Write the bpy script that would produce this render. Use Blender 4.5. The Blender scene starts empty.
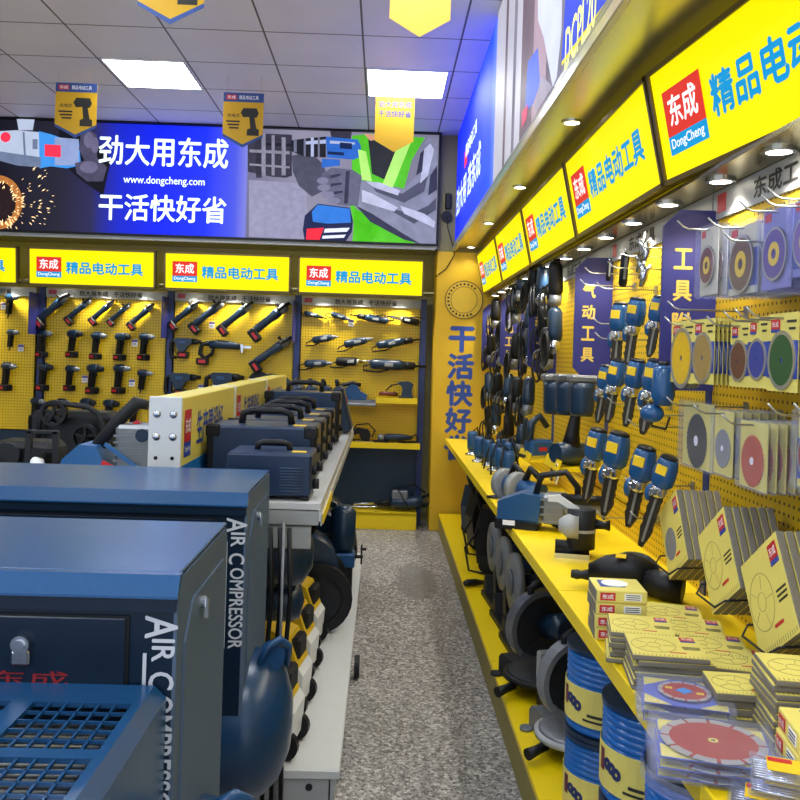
import bpy, math, random
from mathutils import Matrix, Vector
random.seed(7)
SC = bpy.context.scene
COL = SC.collection
PI = math.pi
# ------------------------------------------------------------------ camera
F, CX, CY = 865.0, 400.0, 355.0
CAM = Vector((0, 0, 1.5))
RC = (Matrix.Rotation(math.radians(-1.13), 3, 'Z') @ Matrix.Rotation(PI / 2, 3, 'X') @ Matrix.Rotation(math.radians(1.8), 3, 'Z'))
cd = bpy.data.cameras.new('camera'); cam = bpy.data.objects.new('camera', cd); COL.objects.link(cam)
cam.matrix_world = Matrix.Translation(CAM) @ RC.to_4x4()
cd.sensor_width = 36; cd.lens = F / 800 * 36; cd.shift_y = -45 / 800; cd.clip_start = 0.02
SC.camera = cam
SC.view_settings.view_transform = 'Standard'; SC.view_settings.look = 'None'
SC.view_settings.gamma = 1; SC.view_settings.use_curve_mapping = False; SC.view_settings.exposure = 0.0

def at(px, py, axis, val):
    "world point on the plane axis=val that was measured at this spot of the photograph"
    d = RC @ Vector(((px - CX) / F, -(py - CY) / F, -1))
    k = 'xyz'.index(axis)
    return CAM + d * ((val - CAM[k]) / d[k])

# ------------------------------------------------------------------ materials
MATS = {}
def lin(c):
    return tuple((x / 12.92 if x <= .04045 else ((x + .055) / 1.055) ** 2.4) for x in c)
def hexc(h):
    return lin(tuple(int(h[i:i + 2], 16) / 255 for i in (0, 2, 4)))
def mat(name, h, rough=.5, metal=0, var=.06, scale=30, spec=.5, bump=0, alpha=1, trans=0, coat=0):
    if name in MATS: return MATS[name]
    c = hexc(h)
    m = bpy.data.materials.new(name); m.use_nodes = True
    nt = m.node_tree; b = nt.nodes['Principled BSDF']
    b.inputs['Roughness'].default_value = rough; b.inputs['Metallic'].default_value = metal
    b.inputs['Specular IOR Level'].default_value = spec
    b.inputs['Alpha'].default_value = alpha; b.inputs['Transmission Weight'].default_value = trans
    b.inputs['Coat Weight'].default_value = coat
    tc = nt.nodes.new('ShaderNodeTexCoord'); nz = nt.nodes.new('ShaderNodeTexNoise')
    nz.inputs['Scale'].default_value = scale; nz.inputs['Detail'].default_value = 3
    nt.links.new(tc.outputs['Object'], nz.inputs['Vector'])
    mx = nt.nodes.new('ShaderNodeMix'); mx.data_type = 'RGBA'
    mx.inputs[6].default_value = (*[x * (1 - var) for x in c], 1)
    mx.inputs[7].default_value = (*[min(1, x * (1 + var) + .002) for x in c], 1)
    nt.links.new(nz.outputs['Fac'], mx.inputs[0]); nt.links.new(mx.outputs[2], b.inputs['Base Color'])
    if bump:
        bp = nt.nodes.new('ShaderNodeBump'); bp.inputs['Strength'].default_value = bump; bp.inputs['Distance'].default_value = .002
        nt.links.new(nz.outputs['Fac'], bp.inputs['Height']); nt.links.new(bp.outputs['Normal'], b.inputs['Normal'])
    MATS[name] = m
    return m
def emi(name, h, s=1.0, var=0.0, scale=8, refl=0.0):
    if name in MATS: return MATS[name]
    c = hexc(h)
    m = bpy.data.materials.new(name); m.use_nodes = True
    nt = m.node_tree; b = nt.nodes['Principled BSDF']
    b.inputs['Base Color'].default_value = (*[x * .35 for x in c], 1); b.inputs['Roughness'].default_value = .55; b.inputs['Specular IOR Level'].default_value = .12
    b.inputs['Emission Strength'].default_value = s
    b.inputs['Emission Color'].default_value = (*c, 1)
    if var:
        tc = nt.nodes.new('ShaderNodeTexCoord'); nz = nt.nodes.new('ShaderNodeTexNoise')
        nz.inputs['Scale'].default_value = scale; nz.inputs['Detail'].default_value = 4
        nt.links.new(tc.outputs['Object'], nz.inputs['Vector'])
        mx = nt.nodes.new('ShaderNodeMix'); mx.data_type = 'RGBA'
        mx.inputs[6].default_value = (*[x * (1 - var) for x in c], 1); mx.inputs[7].default_value = (*[x * (1 + var) for x in c], 1)
        nt.links.new(nz.outputs['Fac'], mx.inputs[0]); nt.links.new(mx.outputs[2], b.inputs['Emission Color'])
    MATS[name] = m
    return m
def ramp_emi(name, stops, s=1.0, axis=0):
    "screen picture: colours along one object axis; stops are (coordinate, hex)"
    m = bpy.data.materials.new(name); m.use_nodes = True
    nt = m.node_tree; b = nt.nodes['Principled BSDF']; b.inputs['Base Color'].default_value = (.01, .01, .02, 1); b.inputs['Roughness'].default_value = .6; b.inputs['Specular IOR Level'].default_value = .1
    tc = nt.nodes.new('ShaderNodeTexCoord'); sx = nt.nodes.new('ShaderNodeSeparateXYZ'); nt.links.new(tc.outputs['Object'], sx.inputs[0])
    mr = nt.nodes.new('ShaderNodeMapRange'); mr.inputs[1].default_value = stops[0][0]; mr.inputs[2].default_value = stops[-1][0]
    nt.links.new(sx.outputs[axis], mr.inputs[0])
    cr = nt.nodes.new('ShaderNodeValToRGB'); nt.links.new(mr.outputs[0], cr.inputs[0])
    el = cr.color_ramp.elements
    a, z = stops[0][0], stops[-1][0]
    while len(el) < len(stops): el.new(.5)
    for e, (p, h) in zip(el, stops):
        e.position = (p - a) / (z - a); e.color = (*hexc(h), 1)
    nt.links.new(cr.outputs[0], b.inputs['Emission Color']); b.inputs['Emission Strength'].default_value = s
    MATS[name] = m
    return m
def clear(name='clear plastic', tint='f2f4ff', gl=.11):
    "thin moulded clear plastic: mostly see-through, some gloss"
    if name in MATS: return MATS[name]
    m = bpy.data.materials.new(name); m.use_nodes = True; nt = m.node_tree
    for n in list(nt.nodes): nt.nodes.remove(n)
    o = nt.nodes.new('ShaderNodeOutputMaterial'); mx = nt.nodes.new('ShaderNodeMixShader')
    t = nt.nodes.new('ShaderNodeBsdfTransparent'); t.inputs[0].default_value = (*hexc(tint), 1)
    p = nt.nodes.new('ShaderNodeBsdfPrincipled'); p.inputs['Base Color'].default_value = (.75, .77, .86, 1); p.inputs['Roughness'].default_value = .10
    nz = nt.nodes.new('ShaderNodeTexNoise'); nz.inputs['Scale'].default_value = 14
    tc = nt.nodes.new('ShaderNodeTexCoord'); nt.links.new(tc.outputs['Object'], nz.inputs['Vector'])
    mr = nt.nodes.new('ShaderNodeMapRange'); mr.inputs[3].default_value = gl * .5; mr.inputs[4].default_value = gl * 1.5
    nt.links.new(nz.outputs['Fac'], mr.inputs[0]); nt.links.new(mr.outputs[0], mx.inputs[0])
    nt.links.new(t.outputs[0], mx.inputs[1]); nt.links.new(p.outputs[0], mx.inputs[2]); nt.links.new(mx.outputs[0], o.inputs[0])
    MATS[name] = m
    return m

# ------------------------------------------------------------------ mesh builder
class MB:
    def __init__(s): s.v = []; s.f = []; s.s = []
    def add(s, v, f, smooth=False, X=None):
        n = len(s.v)
        for p in v:
            p = Vector(p)
            s.v.append(X @ p if X is not None else p)
        for q in f: s.f.append([n + i for i in q]); s.s.append(smooth)
        return s
    def box(s, c, d, X=None, ch=0):
        x, y, z = (k / 2 for k in d)
        if ch <= 0:
            v = [(c[0] + a * x, c[1] + b * y, c[2] + e * z) for a in (-1, 1) for b in (-1, 1) for e in (-1, 1)]
            return s.add(v, [(0, 1, 3, 2), (4, 6, 7, 5), (0, 4, 5, 1), (2, 3, 7, 6), (0, 2, 6, 4), (1, 5, 7, 3)], X=X)
        ch = min(ch, .98 * min(x, y, z)); v = []; idx = {}
        for a in (-1, 1):
            for b in (-1, 1):
                for e in (-1, 1):
                    for k in range(3):
                        q = [a * (x if k == 0 else x - ch), b * (y if k == 1 else y - ch), e * (z if k == 2 else z - ch)]
                        idx[(a, b, e, k)] = len(v); v.append((c[0] + q[0], c[1] + q[1], c[2] + q[2]))
        f = []; g = idx
        for a in (-1, 1):
            def fl(l): return l if a > 0 else l[::-1]
            f.append(fl([g[(a, -1, -1, 0)], g[(a, 1, -1, 0)], g[(a, 1, 1, 0)], g[(a, -1, 1, 0)]]))
            f.append(fl([g[(-1, a, -1, 1)], g[(-1, a, 1, 1)], g[(1, a, 1, 1)], g[(1, a, -1, 1)]]))
            f.append(fl([g[(-1, -1, a, 2)], g[(1, -1, a, 2)], g[(1, 1, a, 2)], g[(-1, 1, a, 2)]]))
        for a in (-1, 1):
            for b in (-1, 1):
                def fl2(l): return l if a * b > 0 else l[::-1]
                f.append(fl2([g[(a, b, -1, 0)], g[(a, b, -1, 1)], g[(a, b, 1, 1)], g[(a, b, 1, 0)]]))
                f.append(fl2([g[(a, -1, b, 2)], g[(a, -1, b, 0)], g[(a, 1, b, 0)], g[(a, 1, b, 2)]]))
                f.append(fl2([g[(-1, a, b, 1)], g[(-1, a, b, 2)], g[(1, a, b, 2)], g[(1, a, b, 1)]]))
                for e in (-1, 1):
                    l = [g[(a, b, e, 0)], g[(a, b, e, 1)], g[(a, b, e, 2)]]
                    f.append(l if a * b * e > 0 else l[::-1])
        return s.add(v, f, X=X)
    def tube(s, pts, r, n=8, X=None, closed=False, smooth=True):
        pts = [Vector(p) for p in pts]; m = len(pts)
        rs = r if isinstance(r, (list, tuple)) else [r] * m
        v = []; f = []; up = None
        for i, p in enumerate(pts):
            a = pts[(i - 1) % m] if (closed or i > 0) else p
            b = pts[(i + 1) % m] if (closed or i < m - 1) else p
            t = (b - a)
            t = t.normalized() if t.length > 1e-9 else Vector((0, 0, 1))
            if up is None: up = Vector((0, 0, 1)) if abs(t.z) < .9 else Vector((1, 0, 0))
            u = t.cross(up)
            if u.length < 1e-6: u = t.orthogonal()
            u.normalize(); w = u.cross(t); up = w
            for k in range(n):
                q = 2 * PI * k / n
                v.append(p + (u * math.cos(q) + w * math.sin(q)) * rs[i])
        for i in range(m if closed else m - 1):
            j = (i + 1) % m
            for k in range(n):
                f.append([i * n + k, i * n + (k + 1) % n, j * n + (k + 1) % n, j * n + k])
        s.add(v, f, smooth, X)
        if not closed:
            b0 = len(s.v) - n * m
            s.f.append([b0 + k for k in range(n)][::-1]); s.s.append(False)
            s.f.append([b0 + (m - 1) * n + k for k in range(n)]); s.s.append(False)
        return s
    def cyl(s, a, b, r, r1=None, n=16, X=None):
        return s.tube([a, b], [r, r if r1 is None else r1], n, X)
    def lathe(s, prof, X=None, n=24, smooth=True, caps=True):
        "profile (r, z) turned about local z"
        v = []; f = []; m = len(prof)
        for r, z in prof:
            for k in range(n):
                q = 2 * PI * k / n; v.append((r * math.cos(q), r * math.sin(q), z))
        for i in range(m - 1):
            for k in range(n):
                f.append([i * n + k, i * n + (k + 1) % n, (i + 1) * n + (k + 1) % n, (i + 1) * n + k])
        s.add(v, f, smooth, X)
        if caps:
            b0 = len(s.v) - n * m
            if prof[0][0] > 1e-4: s.f.append([b0 + k for k in range(n)][::-1]); s.s.append(False)
            if prof[-1][0] > 1e-4: s.f.append([b0 + (m - 1) * n + k for k in range(n)]); s.s.append(False)
        return s
    def ell(s, c, r, X=None, n=16, m=10):
        prof = [(max(1e-5, math.cos(-PI / 2 + PI * i / m)), math.sin(-PI / 2 + PI * i / m)) for i in range(m + 1)]
        Y = Matrix.Translation(c) @ Matrix.Diagonal((*r, 1))
        return s.lathe(prof, (X @ Y) if X is not None else Y, n, caps=False)
    def prism(s, poly, z0, z1, X=None):
        a = sum(poly[i][0] * poly[(i + 1) % len(poly)][1] - poly[(i + 1) % len(poly)][0] * poly[i][1] for i in range(len(poly)))
        if a < 0: poly = poly[::-1]
        n = len(poly)
        v = [(x, y, z0) for x, y in poly] + [(x, y, z1) for x, y in poly]
        f = [list(range(n))[::-1], list(range(n, 2 * n))] + [[i, (i + 1) % n, n + (i + 1) % n, n + i] for i in range(n)]
        return s.add(v, f, X=X)
    def disc(s, r, z0, z1, X=None, n=32, r0=0):
        if r0 <= 0: return s.lathe([(r, z0), (r, z1)], X, n, smooth=False)
        return s.lathe([(r0, z0), (r, z0), (r, z1), (r0, z1), (r0, z0)], X, n, smooth=False, caps=False)
    def build(s, name, m, parent=None, X=None):
        me = bpy.data.meshes.new(name); me.from_pydata([tuple(p) for p in s.v], [], s.f); me.update()
        me.polygons.foreach_set('use_smooth', s.s)
        me.materials.append(m)
        o = bpy.data.objects.new(name, me); COL.objects.link(o)
        if parent is not None: o.parent = parent
        if X is not None: o.matrix_local = X
        return o

def tag(o, label, cat, group=None):
    o['label'] = label; o['category'] = cat
    if group: o['group'] = group
    return o
def struct(name, mb, m):
    o = mb.build(name, m); o['kind'] = 'structure'; return o
def thing(name, label, cat, X, group=None):
    o = bpy.data.objects.new(name, None); COL.objects.link(o); o.empty_display_size = .05
    o.matrix_world = X if isinstance(X, Matrix) else Matrix.Translation(X)
    return tag(o, label, cat, group)
KIDS = {}
def copy_tree(o, parent=None):
    c = o.copy(); COL.objects.link(c)
    if parent is not None: c.parent = parent
    for ch in o.children: copy_tree(ch, c)
    return c
PROTO = {}
def inst(key, make, X, label, group=None):
    "first call builds the kind, later calls copy it with its parts"
    if key not in PROTO:
        o = make(); PROTO[key] = o
    else:
        o = copy_tree(PROTO[key])
    o.matrix_world = X; o['label'] = label
    if group: o['group'] = group
    elif 'group' in o: del o['group']
    return o
def fr(origin, x, y, z):
    return Matrix(((x[0], y[0], z[0], origin[0]), (x[1], y[1], z[1], origin[1]), (x[2], y[2], z[2], origin[2]), (0, 0, 0, 1)))
def BW(p): return fr(p, (1, 0, 0), (0, 0, 1), (0, -1, 0))      # facing the camera: x right, y up, z out
def RW(p): return fr(p, (0, -1, 0), (0, 0, 1), (-1, 0, 0))     # on the right wall, facing the aisle
def UP(p, deg=0): return Matrix.Translation(p) @ Matrix.Rotation(math.radians(deg), 4, 'Z')
def RZ(d): return Matrix.Rotation(math.radians(d), 4, 'Z')
def RX(d): return Matrix.Rotation(math.radians(d), 4, 'X')
def RY(d): return Matrix.Rotation(math.radians(d), 4, 'Y')
def TR(x, y, z): return Matrix.Translation((x, y, z))
def SCL(k): return Matrix.Scale(k, 4)

# ------------------------------------------------------------------ lettering (built-in font turned to mesh)
TXT = {}
def text_mesh(st, bold=.02):
    k = st
    if k in TXT: return TXT[k]
    cu = bpy.data.curves.new('t', 'FONT'); cu.body = st; cu.size = 1; cu.resolution_u = 3
    o = bpy.data.objects.new('t', cu); COL.objects.link(o)
    dg = bpy.context.evaluated_depsgraph_get()
    me = bpy.data.meshes.new_from_object(o.evaluated_get(dg))
    v = [tuple(p.co) for p in me.vertices]; f = [list(p.vertices) for p in me.polygons]
    bpy.data.objects.remove(o); bpy.data.curves.remove(cu); bpy.data.meshes.remove(me)
    xs = [p[0] for p in v]; ys = [p[1] for p in v]
    TXT[k] = (v, f, min(xs), max(xs), min(ys), max(ys))
    return TXT[k]
def letter(mb, st, cx, cy, w, h, z=0, X=None, bold=.02, vertical=False):
    "lettering fitted to a w x h box centred at cx, cy"
    if vertical:
        n = len(st); ph = h / n
        for i, ch in enumerate(st):
            letter(mb, ch, cx, cy + h / 2 - ph * (i + .5), w, ph * .86, z, X, bold)
        return mb
    v, f, x0, x1, y0, y1 = text_mesh(st, bold)
    sx, sy = w / max(1e-6, x1 - x0), h / max(1e-6, y1 - y0)
    b = bold * min(abs(sx), abs(sy)) * .6
    for i, (ox, oy) in enumerate(((0, 0), (b, 0), (-b, 0), (0, b), (0, -b)) if bold > .015 else ((0, 0),)):
        mb.add([(cx + (p[0] - (x0 + x1) / 2) * sx + ox, cy + (p[1] - (y0 + y1) / 2) * sy + oy, z + i * 2e-5) for p in v], f, X=X)
    return mb
# warm the lettering cache while the scene is still empty
for st in ('精品电动工具', '东成', 'DongCheng', '劲大用东成', '干活快好省', 'www.dongcheng.com', '东成工具', 'AIR COMPRESSOR', 'DCPL20', '劲大用东成  干活快好省', '生产建设好', '劲大用', '选东成', '空压机', '切割片', '充电式', 'A', 'C', 'IR', 'OMPRESSOR'):
    text_mesh(st)
for ch in '干活快好省气动工具附件电锂机园林木':
    text_mesh(ch)

# common materials
YEL = mat('yellow powder coat', 'e8c800', .38, var=.03, scale=6)
YELD = mat('yellow paint', 'd8b41c', .45, var=.03, scale=4)
BLACK = mat('black plastic', '0e0f12', .45, var=.15, spec=.3)
DARK = mat('charcoal rubber', '191b1f', .6, var=.15, spec=.35)
NAVY = mat('dark blue housing', '0f2a42', .32, var=.1)
MGREY = mat('mid grey plastic', '7b7f82', .4, var=.08)
BLUE = mat('blue housing', '1c4a78', .3, var=.08)
TEAL = mat('blue paint', '0e3557', .3, var=.06, scale=60, bump=.06)
GREY = mat('grey casting', '7d8186', .45, .6, var=.12, scale=40)
LGREY = mat('light grey plastic', 'a3a5a4', .4, var=.06)
STEEL = mat('bright steel', 'c9ccd0', .22, 1.0, var=.05)
WIRE = mat('wire hook steel', 'a9aaa6', .3, .9, var=.05)
WHITE = mat('white enamel', 'dcdedd', .35, var=.03)
RED = mat('red plastic', 'c4202a', .4, var=.05)
CREAM = mat('yellow card', 'dfd06a', .55, var=.04)
KRAFT = mat('grey card edge', '756f62', .7, var=.15, scale=90)
PBLUE = mat('printed blue', '24429c', .4, var=.04)
LBLUE = mat('printed light blue', '1a8fd8', .4, var=.03)
INK = mat('printed black', '26241f', .6, var=.05)
SIGNB = mat('sign board blue', '23276b', .45, var=.04)
GOLD = mat('gold lettering', 'd3b552', .4, var=.03)
PW = mat('printed white', 'f2f2f2', .45, var=.02)
STICK = mat('yellow sticker', 'f0c81e', .4, var=.05)
CLEAR = clear()
def logo(p, X, w, h, em=None):
    "red and blue maker's plate: white characters above, white latin name below"
    r = MB().box((0, h * .14, 0), (w, h * .70, .002), X).build('logo_plate', em[0] if em else RED, p)
    MB().box((0, -h * .35, 0), (w, h * .28, .002), X).build('logo_band', em[1] if em else LBLUE, p)
    t = MB(); letter(t, '东成', 0, h * .15, w * .74, h * .46, .0018, X, .035); letter(t, 'DongCheng', 0, -h * .35, w * .86, h * .19, .0018, X, .02)
    t.build('logo_lettering', em[2] if em else PW, p)
# ------------------------------------------------------------------ room
CEIL, BACK = 3.40, 7.86
def grid_ceiling():
    m = bpy.data.materials.new('mineral fibre ceiling tiles'); m.use_nodes = True; nt = m.node_tree; b = nt.nodes['Principled BSDF']
    tc = nt.nodes.new('ShaderNodeTexCoord'); sx = nt.nodes.new('ShaderNodeSeparateXYZ'); nt.links.new(tc.outputs['Object'], sx.inputs[0])
    fac = None
    for ax, off, per in ((0, -.18 + 5.9, .59), (1, 5.745 + .015, .59)):
        a = nt.nodes.new('ShaderNodeMath'); a.operation = 'ADD'; a.inputs[1].default_value = (20 * per - (off % per)); nt.links.new(sx.outputs[ax], a.inputs[0])
        d = nt.nodes.new('ShaderNodeMath'); d.operation = 'DIVIDE'; d.inputs[1].default_value = per; nt.links.new(a.outputs[0], d.inputs[0])
        f = nt.nodes.new('ShaderNodeMath'); f.operation = 'FRACT'; nt.links.new(d.outputs[0], f.inputs[0])
        p = nt.nodes.new('ShaderNodeMath'); p.operation = 'PINGPONG'; p.inputs[1].default_value = .5; nt.links.new(f.outputs[0], p.inputs[0])
        l = nt.nodes.new('ShaderNodeMath'); l.operation = 'LESS_THAN'; l.inputs[1].default_value = .010; nt.links.new(p.outputs[0], l.inputs[0])
        if fac is None: fac = l
        else:
            q = nt.nodes.new('ShaderNodeMath'); q.operation = 'MAXIMUM'; nt.links.new(fac.outputs[0], q.inputs[0]); nt.links.new(l.outputs[0], q.inputs[1]); fac = q
    nz = nt.nodes.new('ShaderNodeTexNoise'); nz.inputs['Scale'].default_value = 3; nt.links.new(tc.outputs['Object'], nz.inputs['Vector'])
    v = nt.nodes.new('ShaderNodeMix'); v.data_type = 'RGBA'; v.inputs[6].default_value = (*hexc('d8d9ec'), 1); v.inputs[7].default_value = (*hexc('e6e7f8'), 1); nt.links.new(nz.outputs['Fac'], v.inputs[0])
    mx = nt.nodes.new('ShaderNodeMix'); mx.data_type = 'RGBA'; nt.links.new(fac.outputs[0], mx.inputs[0]); nt.links.new(v.outputs[2], mx.inputs[6]); mx.inputs[7].default_value = (*hexc('4e4e5c'), 1)
    nt.links.new(mx.outputs[2], b.inputs['Base Color']); b.inputs['Roughness'].default_value = .5
    return m
def terrazzo():
    m = bpy.data.materials.new('grey terrazzo'); m.use_nodes = True; nt = m.node_tree; b = nt.nodes['Principled BSDF']
    tc = nt.nodes.new('ShaderNodeTexCoord')
    def vor(sc, stops):
        v = nt.nodes.new('ShaderNodeTexVoronoi'); v.inputs['Scale'].default_value = sc; nt.links.new(tc.outputs['Object'], v.inputs['Vector'])
        s = nt.nodes.new('ShaderNodeSeparateColor'); nt.links.new(v.outputs['Color'], s.inputs[0])
        c = nt.nodes.new('ShaderNodeValToRGB'); c.color_ramp.interpolation = 'CONSTANT'; nt.links.new(s.outputs[0], c.inputs[0])
        e = c.color_ramp.elements
        while len(e) < len(stops): e.new(.5)
        for k, (p, h) in zip(e, stops): k.position = p; k.color = (*hexc(h), 1)
        return c
    a = vor(80, [(0, '4a4846'), (.24, '8a8681'), (.50, 'a8a49e'), (.74, 'dad6cf'), (.90, '2c2a29')])
    d = vor(170, [(0, '5b5855'), (.3, '938f8a'), (.62, 'c2beb7'), (.88, '383634')])
    mx = nt.nodes.new('ShaderNodeMix'); mx.data_type = 'RGBA'; mx.inputs[0].default_value = .45
    nt.links.new(a.outputs[0], mx.inputs[6]); nt.links.new(d.outputs[0], mx.inputs[7])
    nz = nt.nodes.new('ShaderNodeTexNoise'); nz.inputs['Scale'].default_value = 1.6; nz.inputs['Detail'].default_value = 5; nt.links.new(tc.outputs['Object'], nz.inputs['Vector'])
    r = nt.nodes.new('ShaderNodeMapRange'); r.inputs[1].default_value = .3; r.inputs[2].default_value = .7; r.inputs[3].default_value = .72; r.inputs[4].default_value = 1.1; nt.links.new(nz.outputs['Fac'], r.inputs[0])
    ml = nt.nodes.new('ShaderNodeMix'); ml.data_type = 'RGBA'; ml.blend_type = 'MULTIPLY'; ml.inputs[0].default_value = 1
    nt.links.new(mx.outputs[2], ml.inputs[6]); nt.links.new(r.outputs[0], ml.inputs[7])
    # a patch of bare cement repair
    sp = nt.nodes.new('ShaderNodeVectorMath'); sp.operation = 'DISTANCE'; sp.inputs[1].default_value = (.27, 5.95, 0)
    ms = nt.nodes.new('ShaderNodeMapping'); ms.inputs['Scale'].default_value = (1, .32, 1); nt.links.new(tc.outputs['Object'], ms.inputs[0])
    sp.inputs[1].default_value = (.27, 5.75 * .32, 0); nt.links.new(ms.outputs[0], sp.inputs[0])
    n2 = nt.nodes.new('ShaderNodeTexNoise'); n2.inputs['Scale'].default_value = 7; nt.links.new(tc.outputs['Object'], n2.inputs['Vector'])
    ad = nt.nodes.new('ShaderNodeMath'); ad.operation = 'MULTIPLY_ADD'; ad.inputs[1].default_value = .16; nt.links.new(n2.outputs['Fac'], ad.inputs[0]); nt.links.new(sp.outputs['Value'], ad.inputs[2])
    lt = nt.nodes.new('ShaderNodeMapRange'); lt.inputs[1].default_value = .20; lt.inputs[2].default_value = .23; lt.inputs[3].default_value = .75; lt.inputs[4].default_value = 0; nt.links.new(ad.outputs[0], lt.inputs[0])
    m3 = nt.nodes.new('ShaderNodeMix'); m3.data_type = 'RGBA'; nt.links.new(lt.outputs[0], m3.inputs[0]); nt.links.new(ml.outputs[2], m3.inputs[6]); m3.inputs[7].default_value = (*hexc('6f6d6a'), 1)
    nt.links.new(m3.outputs[2], b.inputs['Base Color']); b.inputs['Roughness'].default_value = .42
    return m
def pegmat(name, axis, base='e2bc10', per=.025, hole='4a3a08'):
    m = bpy.data.materials.new(name); m.use_nodes = True; nt = m.node_tree; b = nt.nodes['Principled BSDF']
    tc = nt.nodes.new('ShaderNodeTexCoord'); sx = nt.nodes.new('ShaderNodeSeparateXYZ'); nt.links.new(tc.outputs['Object'], sx.inputs[0])
    sq = []
    for ax in (axis, 2):
        d = nt.nodes.new('ShaderNodeMath'); d.operation = 'MULTIPLY_ADD'; d.inputs[1].default_value = 1 / per; d.inputs[2].default_value = 1000; nt.links.new(sx.outputs[ax], d.inputs[0])
        f = nt.nodes.new('ShaderNodeMath'); f.operation = 'FRACT'; nt.links.new(d.outputs[0], f.inputs[0])
        g = nt.nodes.new('ShaderNodeMath'); g.operation = 'SUBTRACT'; g.inputs[1].default_value = .5; nt.links.new(f.outputs[0], g.inputs[0])
        q = nt.nodes.new('ShaderNodeMath'); q.operation = 'POWER'; q.inputs[1].default_value = 2; nt.links.new(g.outputs[0], q.inputs[0]); sq.append(q)
    a = nt.nodes.new('ShaderNodeMath'); a.operation = 'ADD'; nt.links.new(sq[0].outputs[0], a.inputs[0]); nt.links.new(sq[1].outputs[0], a.inputs[1])
    l = nt.nodes.new('ShaderNodeMath'); l.operation = 'LESS_THAN'; l.inputs[1].default_value = .035; nt.links.new(a.outputs[0], l.inputs[0])
    mx = nt.nodes.new('ShaderNodeMix'); mx.data_type = 'RGBA'; nt.links.new(l.outputs[0], mx.inputs[0]); mx.inputs[6].default_value = (*hexc(base), 1); mx.inputs[7].default_value = (*hexc(hole), 1)
    nt.links.new(mx.outputs[2], b.inputs['Base Color']); b.inputs['Roughness'].default_value = .42
    return m
struct('floor', MB().box((-1.9, 3.9, -.05), (6.4, 8.2, .1)), terrazzo())
struct('ceiling', MB().box((-1.9, 3.9, CEIL + .04), (6.4, 8.2, .08)), grid_ceiling())
WALLM = mat('olive wall paint', '8a8252', .6, var=.04, scale=3)
struct('wall_back', MB().box((-1.9, BACK + .05, CEIL / 2), (6.4, .1, CEIL)), WALLM)
struct('wall_right', MB().box((1.11, 3.9, CEIL / 2), (.1, 8.2, CEIL)), WALLM)
struct('wall_left', MB().box((-5.05, 3.9, CEIL / 2), (.1, 8.2, CEIL)), mat('pale wall paint', 'c9c6bb', .7, var=.03, scale=3))
# pillar with the painted slogan
PY = 7.42
pil = struct('wall_pillar', MB().box((.75, PY + .21, 1.2), (.62, .42, 2.4), ch=.004), mat('yellow pillar paint', 'd9b01c', .5, var=.04, scale=4))
struct('trim_7', MB().box((.75, PY + .215, (CEIL + 2.4) / 2), (.62, .42, CEIL - 2.4), ch=.003), WALLM)
t = MB()
for i, ch in enumerate('干活快好省'):
    a = at(462 - i * 1.3, 339.5 + i * 27, 'y', PY)
    letter(t, ch, a.x, a.z, .215, .208, .003, fr((0, PY, 0), (1, 0, 0), (0, 0, 1), (0, -1, 0)), .07)
t.build('lettering', mat('slogan blue', '2a4a9e', .5, var=.03), pil)
c = at(464, 300, 'y', PY)
MB().disc(.165, .0, .004, BW(c), 40).build('badge_disc', mat('badge yellow', 'd9b638', .5), pil)
b = MB(); b.disc(.165, .004, .006, BW(c), 40, .158).disc(.115, .004, .006, BW(c), 40, .111)
for i in range(26):
    if 16 <= i <= 22: continue
    b.box((0, .136, .005), (.016, .018, .002), BW(c) @ RZ(i * 360 / 26))
b.build('badge_ring', INK, pil)
# soffits of brushed steel under the screens
SOFM = mat('brushed steel soffit', 'd8d6c8', .27, .9, var=.04, scale=5)
SZ = 2.43
struct('trim_1', MB().box((.815, 3.72, SZ + .015), (.47, 7.40, .03)), SOFM)
struct('trim_2', MB().box((-2.1, 7.58, SZ - .01), (5.04, .42, .03)), mat('soffit grey', '8a8880', .3, .7))
tr = struct('trim_3', MB().box((.583, 3.72, SZ + .004), (.024, 7.40, .062), ch=.004), mat('polished trim', 'd6d6d2', .3, .8))
struct('trim_4', MB().box((-2.1, 7.365, SZ - .01), (5.04, .025, .04), ch=.004), LGREY)
# ceiling light panels (the two seen, and the same grid of panels behind the camera)
PANEL = emi('light panel diffuser', 'f4faff', 24.0)
pos = []
for x in (-1.65, .105):
    pos.append((x, 6.045, True))
for x in (-3.6, -1.65, .10):
    pos.append((x, 3.1, False))
for x in (-3.6, -1.65, .10):
    pos.append((x, .75, False))
names = ['square light panel in the ceiling grid left of centre', 'square light panel in the ceiling grid above the worker poster']
more = ['left', 'middle', 'right']
for i, (x, y, vis) in enumerate(pos):
    lb = names[i] if vis else '%s square ceiling light panel %s' % (more[(i - 2) % 3], 'halfway along the shop' if i < 5 else 'at the near end of the shop')
    def mk():
        t = thing('ceiling_light', '', 'light panel', (0, 0, 0))
        MB().box((0, 0, 0), (.53, .58, .008)).build('diffuser', PANEL, t)
        m = MB()
        for sx in (-1, 1): m.box((sx * .268, 0, -.002), (.006, .59, .012))
        for sy in (-1, 1): m.box((0, sy * .292, -.002), (.54, .006, .012))
        m.build('frame', WHITE, t)
        return t
    inst('panel', mk, TR(x, y, CEIL - .004), lb, 'ceiling light panels')

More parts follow.
